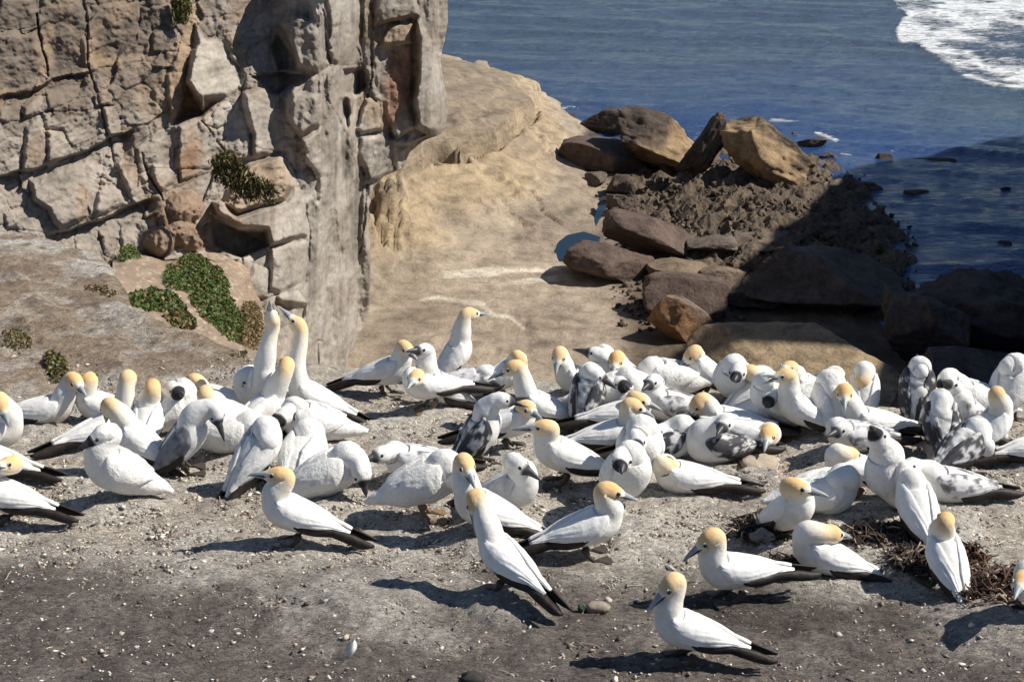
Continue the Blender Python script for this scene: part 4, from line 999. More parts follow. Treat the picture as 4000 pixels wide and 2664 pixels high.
def make_bird(row, idx):
    kind, st, bx, by, yaw, pitch, hx, hy, tx, ty, flag, label = row
    rg = random.Random(100 + idx)
    base = np.array([MOUNDS[idx][0], MOUNDS[idx][1], 0.0])
    base[2] = float(ground_z(base[0], base[1]))
    yaw = math.radians(yaw); th = math.radians(pitch)
    f = np.array([math.cos(yaw), math.sin(yaw), 0.0]); lf = np.array([-math.sin(yaw), math.cos(yaw), 0.0]); up = np.array([0, 0, 1.0])
    K = {'A': 0.75, 'C': 0.83, 'J': 0.77, 'D': 0.77}[kind] * rg.uniform(0.97, 1.03) * float(np.interp(by, [2180, 2350, 2600], [1.0, 0.91, 0.87]))
    fat = {'A': 1.0, 'C': 1.18, 'J': 1.06, 'D': 1.06}[kind]
    a = f * math.cos(th) + up * math.sin(th); nu = -f * math.sin(th) + up * math.cos(th)
    leg = 0.085 if st == 's' else -0.012
    low = max(0.09, 0.10 + 0.05 * math.sin(th))
    C0 = base + up * (leg + low * fat) * K - f * 0.035 * K
    if st == 'S' and pitch > 25: C0 = C0 + up * 0.05 * math.sin(th)
    tors = lambda s, ou=0.0: C0 + (a * s + nu * ou) * K
    NB = tors(0.148, 0.055)
    pref = NB + f * 0.035 + up * 0.15
    if flag == 't': pref = tors(0.02, 0.14)
    elif flag == 'n' : pref = NB + f * 0.07 + up * 0.08
    r = ray(hx, hy); r = r / np.linalg.norm(r)
    H = CAM + r * ((pref - CAM) @ r)
    # bill direction: point on the tip's ray at the right distance from the head
    D = 0.140 if kind != 'C' else 0.126
    q = ray(tx, ty); q = q / np.linalg.norm(q)
    t0 = (H - CAM) @ q; c2 = ((CAM + q * t0 - H) ** 2).sum()
    dt = math.sqrt(max(D * D - c2, 0.0))
    cands = [CAM + q * (t0 - dt), CAM + q * (t0 + dt)]
    if flag == 'n': tip = cands[0]
    elif flag == 'f': tip = cands[1]
    elif flag == 't': tip = max(cands, key=lambda p: (p - H) @ (-f) )
    else: tip = max(cands, key=lambda p: (p - H) @ f + 0.15 * ((p - H) @ -_fw))
    bd = tip - H; bl = np.linalg.norm(bd); bd /= bl
    hs = {'A': 0.90, 'C': 0.96, 'J': 0.90, 'D': 0.90}[kind] * K / 0.75
    Hb = H - bd * 0.030 * hs
    L = np.linalg.norm(Hb - NB)
    t_in = a * 0.55 + up * 0.75
    if flag == 't': t_in = up * 1.0 + f * 0.5
    t_in /= np.linalg.norm(t_in)
    dn = (Hb - NB) / L
    t_out = bd * 0.45 + dn * 0.75 + up * 0.25
    if flag == 't': t_out = bd * 0.9 + up * 0.1
    t_out /= np.linalg.norm(t_out)
    kk = 0.36 if flag != 't' else 0.75
    B1, B2 = NB + t_in * L * kk, Hb - t_out * L * kk
    bez = lambda t: NB * (1 - t) ** 3 + B1 * 3 * t * (1 - t) ** 2 + B2 * 3 * t * t * (1 - t) + Hb * t ** 3
    pts = [tors(s, o) for s, o in zip(TS[:-1], TO[:-1])]; rad = [(w * fat * K, h * fat * K) for w, h in zip(TW[:-1], TH[:-1])]
    pts.append(NB); rad.append((0.080 * K * fat, 0.086 * K * fat))
    nk = {'A': 1.16, 'C': 1.32, 'J': 1.2, 'D': 1.2}[kind] * min(1.12, max(0.9, (0.24 / max(L, 0.1)) ** 0.25))
    for t, rr in ((0.30, 0.068), (0.58, 0.057), (0.82, 0.050)):
        pts.append(bez(t)); rad.append((rr * K * nk, rr * K * nk))
    for s, w, h in ((-0.030, 0.0475, 0.050), (0.008, 0.0475, 0.0515), (0.044, 0.0375, 0.0385), (0.072, 0.0235, 0.025), (0.090, 0.010, 0.012)):
        pts.append(H + bd * s * hs); rad.append((w * hs, h * hs))
    Cc, Rr = catmull(pts, rad, 5)
    for _ in range(10):                        # ease the bends of the neck
        Cc[16:53] = Cc[16:53] * 0.5 + (Cc[15:52] + Cc[17:54]) * 0.25; Rr[16:50] = Rr[16:50] * 0.5 + (Rr[15:49] + Rr[17:51]) * 0.25
    V, Fq, fr = sweep(Cc, Rr, lf, 20)
    seg = 20; n = len(Cc)
    iN, iH = 6 * 5, 10 * 5                     # ring indices: neck base, back of the head
    ringi = np.concatenate([np.repeat(np.arange(n), seg), [0, n - 1]]).astype(float)
    ctr = np.concatenate([np.repeat(Cc, seg, 0), Cc[:1], Cc[-1:]])
    out = V - ctr; on = out / (np.linalg.norm(out, axis=1)[:, None] + 1e-9)
    amp = {'A': 0.0035, 'C': 0.015, 'J': 0.007, 'D': 0.008}[kind]
    q3 = V * 11 + idx * 7.1
    lump = fbm(q3[:, 0], q3[:, 1], q3[:, 2], seed=idx, oct=3)
    V = V + on * (lump * amp * sstep(n + 2, n - 14, ringi))[:, None]
    # colours
    white = np.array([0.80, 0.785, 0.745]); 
    hd = sstep(iN + 1.0, iH + 5.0, ringi) ** 1.3; onhead = sstep(iH - 6.0, iH - 1.0, ringi) 
    hn = np.linalg.norm(V - H, axis=1)
    if kind == 'A':
        c = np.tile(white, (len(V), 1))
        crown = (out @ (up * 0.8 - bd * 0.6))
        crown = sstep(-0.045, 0.035, crown) 
        face = sstep(0.034, 0.064, (V - H) @ bd) * onhead
        s_ = rg.uniform(0.75, 1.0)
        wgt = np.clip(hd * (0.30 + 0.70 * crown) * (1 - 0.75 * face), 0, 1) * s_
        c = lerp3c(c, np.array([0.80, 0.665, 0.44]), np.clip(wgt * 1.4, 0, 1)); c = lerp3c(c, np.array([0.72, 0.40, 0.135]), np.clip(wgt * 1.45 - 0.55, 0, 1))
        dirt = sstep(0.05, 0.5, fbm(V[:, 0] * 9, V[:, 1] * 9, V[:, 2] * 9 + idx, seed=idx + 2, oct=3)) * (1 - hd) * sstep(0.5, -0.6, on[:, 2])
        c = lerp3c(c, np.array([0.52, 0.46, 0.38]), 0.55 * dirt)
        mat = PL
    elif kind == 'C':
        c = np.tile(np.array([0.79, 0.775, 0.74]), (len(V), 1))
        face = sstep(0.042, 0.054, (V - H) @ bd + 0.008 * lump) * onhead
        c = lerp3c(c, np.array([0.03, 0.03, 0.035]), face); mat = DOWN
    else:
        c = np.tile(np.array([0.76, 0.755, 0.735]), (len(V), 1))
        sp = fbm(V[:, 0] * 34, V[:, 1] * 34, V[:, 2] * 34, seed=idx + 5, oct=2)
        amt = (0.75 if kind == 'D' else 0.22)
        back = sstep(-0.2, 0.5, (on @ nu)) * (1 - sstep(iN, iN + 10, ringi))
        c = lerp3c(c, np.array([0.055, 0.055, 0.062]), np.clip(sstep(-0.05, 0.25, sp) * back * amt, 0, 1))
        c = lerp3c(c, np.array([0.30, 0.30, 0.31]), 0.35 * hd * sstep(0.0, 0.4, sp + 0.1))
        face = sstep(0.034, 0.054, (V - H) @ bd) * onhead
        c = lerp3c(c, np.array([0.05, 0.05, 0.055]), face); mat = PL
    nm = {'A': 'gannet', 'C': 'gannet_chick', 'J': 'gannet_fledgling', 'D': 'gannet_fledgling'}[kind]
    root = empty(nm, base)
    tag(root, label, {'A': 'gannet', 'C': 'gannet chick', 'J': 'young gannet', 'D': 'young gannet'}[kind],
        {'A': 'adult gannets of the colony', 'C': 'white gannet chicks of the colony', 'J': 'fledgling gannets of the colony', 'D': 'fledgling gannets of the colony'}[kind])
    mesh_obj('body', V - base, Fq, mat, root, colors=c)
    # bill, gape, eyes
    side = np.cross(bd, up); side = side / (np.linalg.norm(side) + 1e-9) if np.linalg.norm(side) > 0.05 else lf
    bu = np.cross(side, bd)
    b0 = H + bd * 0.060 * hs - base; Lb = bl - 0.060 * hs
    gape = 0.20 if ('gaping' in label or 'open black bill' in label) else 0.0
    bm = BILLA if kind == 'A' else BILLJ
    if gape:
        for nm2, sg, rr in (('upper_bill', 1, 1.0), ('lower_bill', -1, 0.8)):
            d2 = bd * math.cos(gape) + bu * sg * math.sin(gape); q0 = b0 + bu * sg * 0.009
            tube(nm2, [q0 - d2 * 0.02, q0 + d2 * Lb * 0.35, q0 + d2 * Lb * 0.75, q0 + d2 * Lb * 0.98 - bu * 0.003 * sg], [0.016 * hs * rr, 0.0115 * hs * rr, 0.0065 * hs * rr, 0.002], bm, root, 10, 1.0)
    else:
        tube('bill', [b0 + bu * 0.000, b0 + bd * Lb * 0.35 + bu * 0.002, b0 + bd * Lb * 0.75, b0 + bd * Lb - bu * 0.004], [0.0235 * hs, 0.0165 * hs, 0.0090 * hs, 0.0024], BILLA if kind == 'A' else BILLJ, root, 10, 1.15)
    for s in (1, -1):
        e = H + bd * 0.034 * hs + side * s * 0.0385 * hs + bu * 0.014 * hs - base
        tube('eye', [e - side * s * 0.006, e - side * s * 0.001, e + side * s * 0.004, e + side * s * 0.006], [0.004, 0.0095, 0.007, 0.001], BLK, root, 10)
        if kind == 'A':
            tube('eye_ring', [e - side * s * 0.008, e - side * s * 0.004, e - side * s * 0.0005], [0.010, 0.0135, 0.011], RING, root, 10)
            g0 = H + bd * 0.028 * hs + side * s * 0.040 * hs - bu * 0.006 * hs - base
            g1 = H + bd * 0.062 * hs + side * s * 0.0225 * hs + bu * 0.001 - base
            g2 = b0 + bd * Lb * 0.55 + side * s * 0.0125 * hs - bu * 0.001
            tube('gape_stripe', [g0, g1, g2], [0.003, 0.0062, 0.0020], BLK, root, 6, 0.8, 3)
    # folded wings
    wl = {'A': 1.0, 'C': 0.66, 'J': 0.92, 'D': 0.95}[kind]
    def wing_surface(s0, s1, top, bot, gap, thick, ns=28, nt=21, saw=0.0):
        Vw = []
        for i in range(ns):
            u = i / (ns - 1); s = s0 + (s1 - s0) * u
            w, h, o = tr(max(s, -0.25)); w *= fat; h *= fat
            w = max(w, 0.050); h = max(h, 0.040)
            drop = 0.0 if s > -0.25 else (s + 0.25) * 0.10
            p0, p1 = np.interp(u, top[0], top[1]), np.interp(u, bot[0], bot[1])
            for j in range(nt):
                v = j / (nt - 1); ph = math.radians(p0 + (p1 - p0) * v)
                e = math.sin(math.pi * min(max(v * 0.92 + 0.04, 0), 1)) ** 0.6 * math.sin(math.pi * min(u * 0.9 + 0.08, 1)) ** 0.35
                fr_ = (v * 5.5 + u * 0.8) % 1.0; fs_ = (u * 7.0 - 1.3 * v * v) % 1.0
                ripple = saw * ((fr_ - 0.5) * min(1, max(0, u * 3 - 0.6)) + 0.8 * (0.5 - fs_) * max(0, 1 - u * 1.8))
                rr = gap + thick * e + ripple
                Vw.append((s, math.sin(ph) * (w + rr), math.cos(ph) * (h + rr) + o + drop))
        Vi = []
        for (s, y, z) in Vw: Vi.append((s, y * 0.80, z * 0.80 - 0.002))
        return np.array(Vw + Vi), ns, nt
    def shell_faces(ns, nt, flip):
        g = grid_faces(ns, nt); m = ns * nt
        Fs = [tuple(x) for x in g] + [tuple(x[::-1] + m) for x in g]
        loop = [j for j in range(nt)] + [i * nt + nt - 1 for i in range(1, ns)] + [(ns - 1) * nt + j for j in range(nt - 2, -1, -1)] + [i * nt for i in range(ns - 2, 0, -1)]
        for x, y in zip(loop, loop[1:] + loop[:1]): Fs.append((x, x + m, y + m, y))
        return [t[::-1] for t in Fs] if flip else Fs
    for s in (1, -1):
        toW = lambda Q: (C0 + (np.outer(Q[:, 0], a) + np.outer(Q[:, 1] * s, lf) + np.outer(Q[:, 2], nu)) * K) - base
        droop = rg.uniform(-3, 6)
        Q, ns, nt = wing_surface(0.135, 0.135 - 0.49 * wl, ([0, .2, .6, 1], [50, 28, 12, 22]), ([0, .12, .35, .6, .85, 1], [70, 98, 108 + droop, 100 + droop, 74, 42]), 0.004, 0.016 * (1.3 if kind != 'A' else 1), saw=0.0065 if kind != 'C' else 0.003)
        Wv = toW(Q)
        sp = fbm(Q[:, 0] * 26 + idx, Q[:, 1] * 26, Q[:, 2] * 26 + s * 3, seed=idx + 9, oct=3)
        if kind == 'A':
            wc = np.tile(np.array([0.815, 0.81, 0.795]), (len(Q), 1))
            wc = lerp3c(wc, np.array([0.55, 0.52, 0.46]), 0.45 * sstep(0.15, 0.55, fbm(Q[:, 0] * 9 + idx, Q[:, 1] * 9, Q[:, 2] * 9 + s, seed=idx + 3, oct=3)))
        elif kind == 'C':
            wc = np.tile(np.array([0.79, 0.78, 0.75]), (len(Q), 1))
            wc = lerp3c(wc, np.array([0.35, 0.34, 0.33]), 0.5 * sstep(0.25, 0.5, sp))
        elif kind == 'J':
            wc = lerp3c(np.tile(np.array([0.62, 0.62, 0.63]), (len(Q), 1)), np.array([0.07, 0.07, 0.08]), sstep(-0.05, 0.3, sp) * 0.85)
            if label.find('slate wing') > 0: wc = lerp3c(wc, np.array([0.10, 0.11, 0.14]), np.full(len(Q), 0.75))
            if label.find('white fledgling') >= 0: wc = lerp3c(wc, np.array([0.74, 0.74, 0.73]), np.full(len(Q), 0.6))
        else:
            wc = lerp3c(np.tile(np.array([0.045, 0.045, 0.052]), (len(Q), 1)), np.array([0.60, 0.60, 0.60]), sstep(0.05, 0.32, sp) * 0.9)
        if kind == 'C': Wv = Wv + 0.004 * np.stack([sp, sp, sp], -1)
        wing = mesh_obj('wing', Wv, shell_faces(ns, nt, s > 0), WINGM if kind != 'C' else DOWN, root, colors=wc)
        if kind != 'C':
            Q, ns, nt = wing_surface(-0.02, 0.135 - 0.66 * wl, ([0, .3, .7, 1], [94, 84, 40, 40]), ([0, .15, .4, .7, .9, 1], [104, 128 + droop, 142 + droop, 128, 100, 60]), 0.007, 0.016, 16, 6)
            mesh_obj('flight_feathers', toW(Q), shell_faces(ns, nt, s > 0), BLACKF, wing)
    # tail: pointed wedge
    tl = 0.17 if kind == 'A' else (0.13 if kind != 'C' else 0.04)
    if kind != 'C':
        Tv = []
        prof = [(-0.25, 0.040), (-0.32, 0.046), (-0.38, 0.040), (-0.33 - tl * 0.8, 0.022), (-0.335 - tl, 0.004)]
        for s_, w in prof:
            zz = 0.004 + (s_ + 0.25) * 0.10
            Tv += [(s_, -w, zz - 0.006), (s_, 0, zz + 0.008), (s_, w, zz - 0.006), (s_, 0, zz - 0.012)]
        Tv = np.array(Tv)
        Tw = (C0 + (np.outer(Tv[:, 0], a) + np.outer(Tv[:, 1], lf) + np.outer(Tv[:, 2], nu)) * K) - base
        Fs = [tuple(x) for x in grid_faces(5, 4, True)] + [(0, 1, 2, 3), (19, 18, 17, 16)]
        mesh_obj('tail', Tw, Fs, BLACKF, root, smooth=False)
    # legs and webbed feet
    if st == 's':
        lm = LEGP if ('pale legs' in label or 'brown legs' in label) else LEGM
        for s in (1, -1):
            hip = C0 + lf * s * 0.05 - up * 0.07 - a * 0.02 - base
            ft = np.array([0, 0, 0.0]) + lf * s * 0.052 + f * 0.005
            ft[2] = 0.004
            L_ = tube('leg', [hip, hip * 0.45 + ft * 0.55 - f * 0.012, ft], [0.019, 0.0115, 0.010], lm, root, 8)
            fan = [ft - f * 0.02]
            for ang in (-0.6, -0.2, 0.2, 0.6):
                d = f * math.cos(ang) + lf * math.sin(ang)
                fan.append(ft + d * 0.075)
            fz = ground_z(np.array([base[0] + p[0] for p in fan]), np.array([base[1] + p[1] for p in fan])) - base[2] + 0.012
            fan = [np.array([p[0], p[1], z_]) for p, z_ in zip(fan, fz)]
            lo = [p - up * 0.02 for p in fan]
            topv = fan + lo + [ft + up * 0.016]
            Fs = [(10, 0, 1), (10, 1, 2), (10, 2, 3), (10, 3, 4), (10, 4, 0)] + [(i, i + 5, (i + 1) % 5 + 5, (i + 1) % 5) for i in range(5)]
            mesh_obj('foot', np.array(topv), Fs, lm, L_, smooth=False)
    return root
for _i, _r in enumerate(BIRDS):
    make_bird(_r, _i)
# ------------------------------------------------------------------ plants
LEAF = {}
def leaf_mat(name, col):
    m, nt, b = new_mat(name, 0.55, 0.3)
    a = attr_col(nt).outputs['Color']
    nt.links.new(a, b.inputs['Base Color'])
    return m
GREEN = leaf_mat('leaves', None)
STEM = flat_mat('stem', (0.10, 0.07, 0.04), 0.8, 0.2, 0.3)
def plant(name, pts_px, surf, n, size, label, col=(0.065, 0.10, 0.022), dry=0.15, hgt=1.0, seed=1, cat='plant', group=None, grass=False):
    """low cushion plant: leaves spread through the volume over an outline on the slope"""
    rg = np.random.RandomState(seed)
    P = np.array(pts_px, float); got = []
    while len(got) < n:
        x = rg.uniform(P[:, 0].min(), P[:, 0].max(), 4000); y = rg.uniform(P[:, 1].min(), P[:, 1].max(), 4000)
        s = poly_sdf(x, y, pts_px) + 4 + 9 * fbm(x * 0.03, y * 0.05, seed=seed, oct=3)
        lum = fbm(x * 0.035, y * 0.06, seed=seed + 7, oct=2)
        ok = (s > rg.uniform(-2, 10, 4000)) & (lum > -0.75)
        got += list(zip(x[ok], y[ok], np.clip(s[ok], 0, 40), lum[ok]))
    got = np.array(got[:n])
    B = surf(got[:, 0], got[:, 1])
    mound = (0.25 + 0.75 * sstep(0, 25, got[:, 2])) * (0.7 + 0.6 * got[:, 3]) * hgt
    z = rg.uniform(0.15, 1.0, n) ** 0.6 * mound
    C = B + np.stack([rg.normal(0, size * .4, n), rg.normal(0, size * .4, n), z], -1)
    base = B.mean(0)
    d = rg.normal(0, 1, (n, 3)); d[:, 2] = np.abs(d[:, 2]) * (2.5 if grass else 0.8); d /= np.linalg.norm(d, axis=1)[:, None]
    e = np.cross(d, rg.normal(0, 1, (n, 3))); e /= np.linalg.norm(e, axis=1)[:, None]
    nn = np.cross(d, e)
    L = size * rg.uniform(0.6, 1.4, n)[:, None]; wd = (0.12 if grass else 0.42)
    V = np.stack([C - d * L * .5, C + e * L * wd + nn * L * .12, C + d * L * .6, C - e * L * wd + nn * L * .12], 1).reshape(-1, 3) - base
    Fq = np.arange(4 * n).reshape(n, 4)
    c = np.array(col)[None] * rg.uniform(0.6, 1.5, n)[:, None]
    dr = rg.uniform(0, 1, n) < dry
    c[dr] = np.array([0.22, 0.15, 0.07]) * rg.uniform(0.7, 1.2, (dr.sum(), 1))
    root = empty(name, base)
    mesh_obj('foliage', V, Fq, GREEN, root, smooth=False, colors=np.repeat(c, 4, 0))
    sp = []
    for k in range(6):
        i = rg.randint(n); q = B[i] - base
        sp.append((q + np.array([0, 0, -0.1]), q + np.array([0, 0, 0.45 * hgt]) + rg.normal(0, 0.06 * hgt, 3)))
    for a, b in sp:
        tube('stem', [a, (a + b) / 2 + rg.normal(0, 0.02, 3), b], [0.02 * hgt, 0.014 * hgt, 0.006 * hgt], STEM, root, 6)
    return tag(root, label, cat, group)
G1 = 'green plants on the slope'
plant('cushion_plant', [(490,1190),(560,1155),(640,1150),(690,1170),(720,1210),(690,1225),(610,1218),(540,1215)], saddle_point, 6000, 0.10, 'low green plant at the left edge of the dirt saddle', hgt=.4, seed=3, group=G1)
plant('cushion_plant', [(690,1040),(740,1000),(790,1005),(815,1040),(860,1060),(900,1130),(880,1180),(800,1170),(720,1140),(640,1120),(640,1085)], saddle_point, 11000, 0.10, 'largest bright green plant, upper half of the patch before the cliff', hgt=.5, seed=4, group=G1)
plant('cushion_plant', [(740,1160),(830,1170),(900,1180),(935,1230),(980,1300),(960,1350),(900,1330),(840,1270),(770,1220)], saddle_point, 9500, 0.10, 'bright green plant trailing down beside the grey buttress', hgt=.45, seed=5, group=G1)
plant('cushion_plant', [(640,1240),(700,1225),(750,1240),(750,1290),(690,1290)], saddle_point, 700, 0.15, 'small dull green tuft on the lower edge of the dirt saddle', col=(.07,.085,.03), hgt=.3, seed=6, group=G1, dry=.4)
plant('dry_shrub', [(950,1200),(1010,1210),(1030,1290),(1000,1370),(950,1350),(940,1280)], saddle_point, 4000, 0.10, 'brownish dry shrub behind the left sky pointing adult', col=(.09,.075,.03), dry=.6, hgt=.7, seed=7, group=G1)
plant('cushion_plant', [(460,985),(500,970),(545,985),(540,1010),(480,1025)], saddle_point, 2000, 0.10, 'small green plant at the foot of the jointed slabs', hgt=.5, seed=8, group=G1)
hill = lambda x, y: pixel_ground(x, y)
plant('ground_plant', [(170,1390),(230,1380),(262,1430),(258,1490),(210,1500),(180,1440)], hill, 900, 0.022, 'tuft of green plants on the left slope above the far left birds', col=(.07,.085,.025), hgt=.08, seed=9, group=G1, dry=.4)
plant('ground_plant', [(10,1300),(80,1290),(130,1340),(80,1390),(20,1360)], hill, 500, 0.02, 'sparse dull plants at the left edge of the slope', col=(.08,.085,.035), hgt=.06, seed=10, group=G1, dry=.5)
plant('ground_plant', [(330,1130),(400,1110),(450,1150),(440,1180),(380,1170)], hill, 400, 0.025, 'sparse olive plants under the crest of the left slope', col=(.09,.085,.035), hgt=.06, seed=11, group=G1, dry=.5)
plant('ground_plant', [(890,1370),(960,1375),(965,1400),(905,1398)], hill, 400, 0.02, 'small green tuft on the terrace rim left of the sky pointing pair', col=(.07,.085,.03), hgt=.06, seed=12, group=G1, dry=.4)
face = lambda dep: (lambda x, y: at_d(x, y, np.full(np.shape(x), dep)))
plant('cliff_grass', [(830,640),(870,612),(920,620),(940,660),(1000,700),(1080,760),(1060,800),(990,790),(930,770),(880,730),(840,700)], face(70.4), 2600, 0.30, 'olive grass hanging on the jutting nose in the middle of the cliff', col=(.07,.075,.025), dry=.35, hgt=.5, seed=13, group='tufts growing on the cliff', grass=True)
plant('cliff_grass', [(680,0),(730,-10),(740,60),(715,100),(680,70)], face(72.0), 900, 0.28, 'green tuft at the top edge of the cliff', col=(.085,.10,.02), dry=.2, hgt=.4, seed=14, group='tufts growing on the cliff', grass=True)
plant('cliff_grass', [(600,410),(650,400),(680,430),(660,470),(610,460)], face(73.2), 600, 0.25, 'small dark tuft in the crack left of the pale nose slab', col=(.05,.055,.02), dry=.4, hgt=.4, seed=15, group='tufts growing on the cliff', grass=True)

# ------------------------------------------------------------------ seaweed nests
def weed_mat(name):
    m, nt, b = new_mat(name, 0.7, 0.3)
    nt.links.new(attr_col(nt).outputs['Color'], b.inputs['Base Color'])
    return m
WEED = weed_mat('dry_seaweed')
def strands(name, px, py, rx, ry, n, label, col, seed, length=0.16, hgt=0.07, cat='nest', group='seaweed nests'):
    rg = np.random.RandomState(seed)
    P0 = pixel_ground(px, py); P0[2] = float(ground_z(P0[0], P0[1])); V, Fq, Cl = [], [], []
    for k in range(n):
        ang = rg.uniform(0, 2 * np.pi); r = rg.uniform(0.25, 1.0) ** 0.6
        x, y = P0[0] + rx * r * math.cos(ang), P0[1] + ry * r * math.sin(ang)
        dirn = ang + np.pi / 2 + rg.normal(0, 0.7); L = length * rg.uniform(0.5, 1.4); w = rg.uniform(0.003, 0.008)
        z0 = P0[2] + rg.uniform(0, hgt) * (1.15 - r) + 0.004
        bend = rg.normal(0, 0.6); pts = []
        for i in range(5):
            u = i / 4 - 0.5; dd = dirn + bend * u
            pts.append(np.array([x + L * u * math.cos(dd), y + L * u * math.sin(dd), z0 + 0.02 * math.sin(u * 6 + k) + rg.normal(0, 0.003)]))
        b0 = len(V); sd = np.array([-math.sin(dirn), math.cos(dirn), 0])
        for i, p in enumerate(pts):
            ww = w * (1 - 0.7 * abs(i / 2 - 1) ** 2)
            V += [p - sd * ww, p + np.array([0, 0, ww * 1.3]), p + sd * ww, p - np.array([0, 0, ww])]
        for i in range(4):
            for j in range(4):
                Fq.append((b0 + i * 4 + j, b0 + i * 4 + (j + 1) % 4, b0 + (i + 1) * 4 + (j + 1) % 4, b0 + (i + 1) * 4 + j))
        cc = np.array(col) * rg.uniform(0.4, 1.7)
        if rg.uniform() < 0.12: cc = np.array([0.30, 0.24, 0.18])
        Cl += [cc] * 20
    base = np.array([P0[0], P0[1], float(ground_z(P0[0], P0[1]))])
    o = mesh_obj(name, np.array(V) - base, np.array(Fq), WEED, None, smooth=True, colors=np.array(Cl))
    o.location = base
    return tag(o, label, cat, group)
strands('seaweed_nest', 3000, 2110, .15, .13, 260, 'dark seaweed nest under the bird with the slanting bill', (.045,.032,.026), 1)
strands('seaweed_nest', 3455, 2135, .19, .10, 260, 'tangled dark seaweed between the folded up adult and the arched neck', (.055,.038,.03), 2)
strands('seaweed_nest', 3610, 2240, .15, .10, 180, 'dark and reddish seaweed nest around the adult with its back turned at right', (.05,.034,.026), 3)
strands('seaweed_nest', 3790, 2200, .08, .08, 110, 'small heap of reddish brown weed right of the adult with its back turned', (.075,.04,.025), 4, .1, .1)
strands('seaweed_nest', 3960, 2375, .24, .2, 420, 'reddish seaweed nest at the right edge under an orange head', (.065,.036,.025), 5, .14, .12)
strands('seaweed_nest', 3100, 2255, .2, .06, 140, 'thin scatter of dark weed under the folded up adult', (.05,.036,.03), 6, .14, .02)

# ------------------------------------------------------------------ loose litter on the dirt
def litter():
    rg = np.random.RandomState(5)
    ico_v = np.array([(1,0,0),(-1,0,0),(0,1,0),(0,-1,0),(0,0,1),(0,0,-1)], float)
    ico_f = np.array([(0,2,4),(2,1,4),(1,3,4),(3,0,4),(2,0,5),(1,2,5),(3,1,5),(0,3,5)])
    n = 42000
    px = rg.uniform(-100, 4100, n * 2); py = 1380 + 1300 * rg.uniform(0, 1, n * 2) ** 0.9
    pts = []
    d = np.full(n * 2, 7.0)
    for _ in range(25):
        P = at_d(px, py, d); d = d + np.clip((P[:, 2] - ground_base(P[:, 0], P[:, 1])) * 1.2, -0.6, 0.6)
    ok = (P[:, 1] < edge_y(P[:, 0]) - 0.1) & (rg.uniform(0, 1, len(px)) < 0.12 + 0.88 * sstep(2350, 2050, py))
    P = P[ok][:n]; n = len(P)
    P[:, 2] = ground_z(P[:, 0], P[:, 1])
    s = 0.0042 * np.exp(rg.normal(0, 0.5, n)); s = np.clip(s, 0.0020, 0.016)
    sc = np.stack([s * rg.uniform(0.8, 2.4, n), s * rg.uniform(0.6, 1.2, n), s * rg.uniform(0.5, 1.0, n)], -1)
    an = rg.uniform(0, np.pi, n)
    V = ico_v[None] * sc[:, None, :] * (1 + 0.35 * rg.uniform(-1, 1, (n, 6, 1)))
    x = V[..., 0] * np.cos(an)[:, None] - V[..., 1] * np.sin(an)[:, None]; y = V[..., 0] * np.sin(an)[:, None] + V[..., 1] * np.cos(an)[:, None]
    V = np.stack([x, y, V[..., 2]], -1) + P[:, None, :] + np.array([0, 0, 0.004])
    Fq = (ico_f[None] + 6 * np.arange(n)[:, None, None]).reshape(-1, 3)
    pal = np.array([(0.62,0.57,0.50),(0.42,0.36,0.30),(0.22,0.18,0.15),(0.09,0.075,0.065),(0.30,0.23,0.17)])
    c = pal[rg.choice(5, n, p=[.24,.24,.2,.2,.12])] * rg.uniform(0.8, 1.2, (n, 1))
    o = mesh_obj('pebbles', V.reshape(-1, 3), Fq, WEED, None, smooth=False, colors=np.repeat(c, 6, 0))
    tag(o, 'pale and dark chips of dirt and shell strewn over the terrace', 'pebbles', kind='stuff')
    # stalks and quills
    n = 700; V = []; Fq = []; Cl = []
    idx = rg.choice(len(P), n, replace=False)
    for k, i in enumerate(idx):
        L = rg.uniform(0.02, 0.075); w = rg.uniform(0.0010, 0.0026); an = rg.uniform(0, np.pi)
        dv = np.array([math.cos(an), math.sin(an), rg.uniform(-0.05, 0.12)]) * L; sd = np.array([-math.sin(an), math.cos(an), 0]) * w
        p = P[i] + np.array([0, 0, 0.006]); m = p + dv * .5 + np.array([0, 0, rg.uniform(0, .006)])
        b0 = len(V)
        for q in (p, m, p + dv): V += [q - sd, q + np.array([0, 0, w * 1.4]), q + sd]
        for t in (0, 3): Fq += [(b0+t, b0+t+1, b0+t+4, b0+t+3), (b0+t+1, b0+t+2, b0+t+5, b0+t+4), (b0+t+2, b0+t, b0+t+3, b0+t+5)]
        Cl += [np.array([(.50,.43,.33),(.16,.12,.09),(.65,.60,.53)][rg.randint(3)]) * rg.uniform(.7, 1.2)] * 9
    o = mesh_obj('dry_stalks', np.array(V), np.array(Fq), WEED, None, colors=np.array(Cl))
    tag(o, 'scattered straw and feather quills lying on the dirt', 'litter', kind='stuff')
litter()
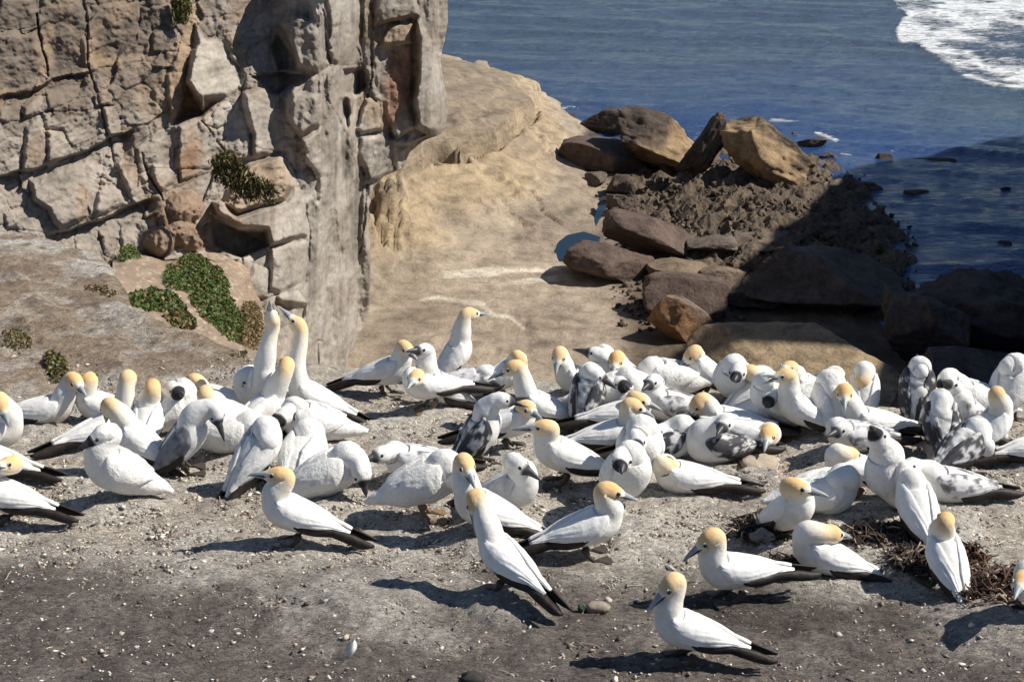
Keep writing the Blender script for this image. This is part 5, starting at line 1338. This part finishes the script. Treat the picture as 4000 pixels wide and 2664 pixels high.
def feather(px, py, L, label, seed, stand=0.6):
    P = pixel_ground(px, py); P[2] = float(ground_z(P[0], P[1])); rg = np.random.RandomState(seed)
    V = []; n = 8
    root = empty('feather', P)
    for i in range(n):
        u = i / (n - 1); w = L * 0.28 * math.sin(math.pi * (0.12 + 0.86 * u)) ** 0.8
        c = np.array([0.25 * L * u, 0.1 * L * u, L * stand * u + 0.008])
        V += [c + np.array([-w, 0, 0.01]), c + np.array([0, -w * .35, 0.004]), c + np.array([w, 0, 0.01]), c + np.array([0, w * .25, 0.012])]
    mesh_obj('vane', np.array(V), np.array([tuple(f) for f in grid_faces(n, 4, True)]), flat_mat('feather_vane', (0.74, 0.72, 0.67), 0.8, 0.2, 0.2, 60), root)
    tube('quill', [np.array([-.02, 0, .004]), np.array([.1 * L, .04 * L, L * stand * .5]), np.array([.28 * L, .1 * L, L * stand * 1.25])], [.0025, .002, .001], flat_mat('quill_horn', (.5, .45, .38)), root, 6)
    tag(root, label, 'feather', 'loose feathers on the dirt')
feather(1365, 2575, 0.075, 'small white down feather stuck upright in the foreground dirt', 1, 0.9)
feather(820, 2485, 0.045, 'tiny white feather lying left of the upright one', 2, 0.3)
feather(75, 2228, 0.05, 'white feather scrap near the left edge of the foreground', 3, 0.3)
feather(530, 2545, 0.04, 'pale feather scrap at bottom left', 4, 0.25)
def stone(px, py, w, h, col, label, seed, yaw=0.0, name='stone', cat='stone'):
    P = pixel_ground(px, py); P[2] = float(ground_z(P[0], P[1]))
    th, ph = np.meshgrid(np.linspace(0, 2 * np.pi, 16, endpoint=False), np.linspace(0.05, np.pi - 0.05, 10))
    U = np.stack([np.sin(ph) * np.cos(th), np.sin(ph) * np.sin(th), np.cos(ph)], -1).reshape(-1, 3)
    U = np.sign(U) * np.abs(U) ** 0.8
    U = U * (1 + 0.45 * fbm(U[:, 0] * 1.5 + seed, U[:, 1] * 1.5, U[:, 2] * 1.5, seed=seed, oct=3)[:, None])
    V = U * np.array([w / 2, w / 2.8, h / 2]); ca, sa = math.cos(yaw), math.sin(yaw)
    V = np.stack([V[:, 0] * ca - V[:, 1] * sa, V[:, 0] * sa + V[:, 1] * ca, V[:, 2] + h * 0.35], -1)
    c = np.array(col)[None] * (1 + 0.3 * fbm(U[:, 0] * 3, U[:, 1] * 3, U[:, 2] * 3 + seed, seed=seed, oct=3)[:, None])
    Fq = grid_faces(10, 16, True)[:, ::-1]
    Fs = [tuple(x) for x in Fq] + [tuple(range(16)), tuple(range(159, 143, -1))]
    o = mesh_obj(name, V, Fs, rock_mat('stone_%d' % seed, 14, 0.006, 0.25), colors=c); o.location = P
    tag(o, label, cat, 'loose stones on the terrace')
stone(2335, 2385, 0.10, 0.045, (.30,.25,.20), 'pale pebble sized stone left of the nearest adult', 21)
stone(2272, 2388, 0.035, 0.035, (.05,.09,.055), 'small green stone touching the pale one left of the nearest adult', 22)
stone(2375, 2352, 0.035, 0.025, (.55,.48,.40), 'little white stone behind the pale one left of the nearest adult', 23)
stone(1850, 2660, 0.09, 0.04, (.05,.045,.04), 'black stone at the bottom edge of the picture', 24)
stone(2975, 2150, 0.11, 0.07, (.26,.24,.22), 'rounded grey stone between dark seaweed and the brown winged adult', 25)
stone(2955, 1850, 0.22, 0.10, (.46,.38,.30), 'smooth pale hump of stone below the bent double adult', 26)
stone(2790, 1600, 0.16, 0.06, (.42,.36,.30), 'pale flat stone on the rim among the birds at back right', 28)
stone(3700, 1800, 0.26, 0.10, (.40,.35,.29), 'broad pale stone below the far right fledglings', 29)
stone(1150, 2150, 0.03, 0.02, (.6,.56,.5), 'white pebble under the lone adult at left foreground', 30)
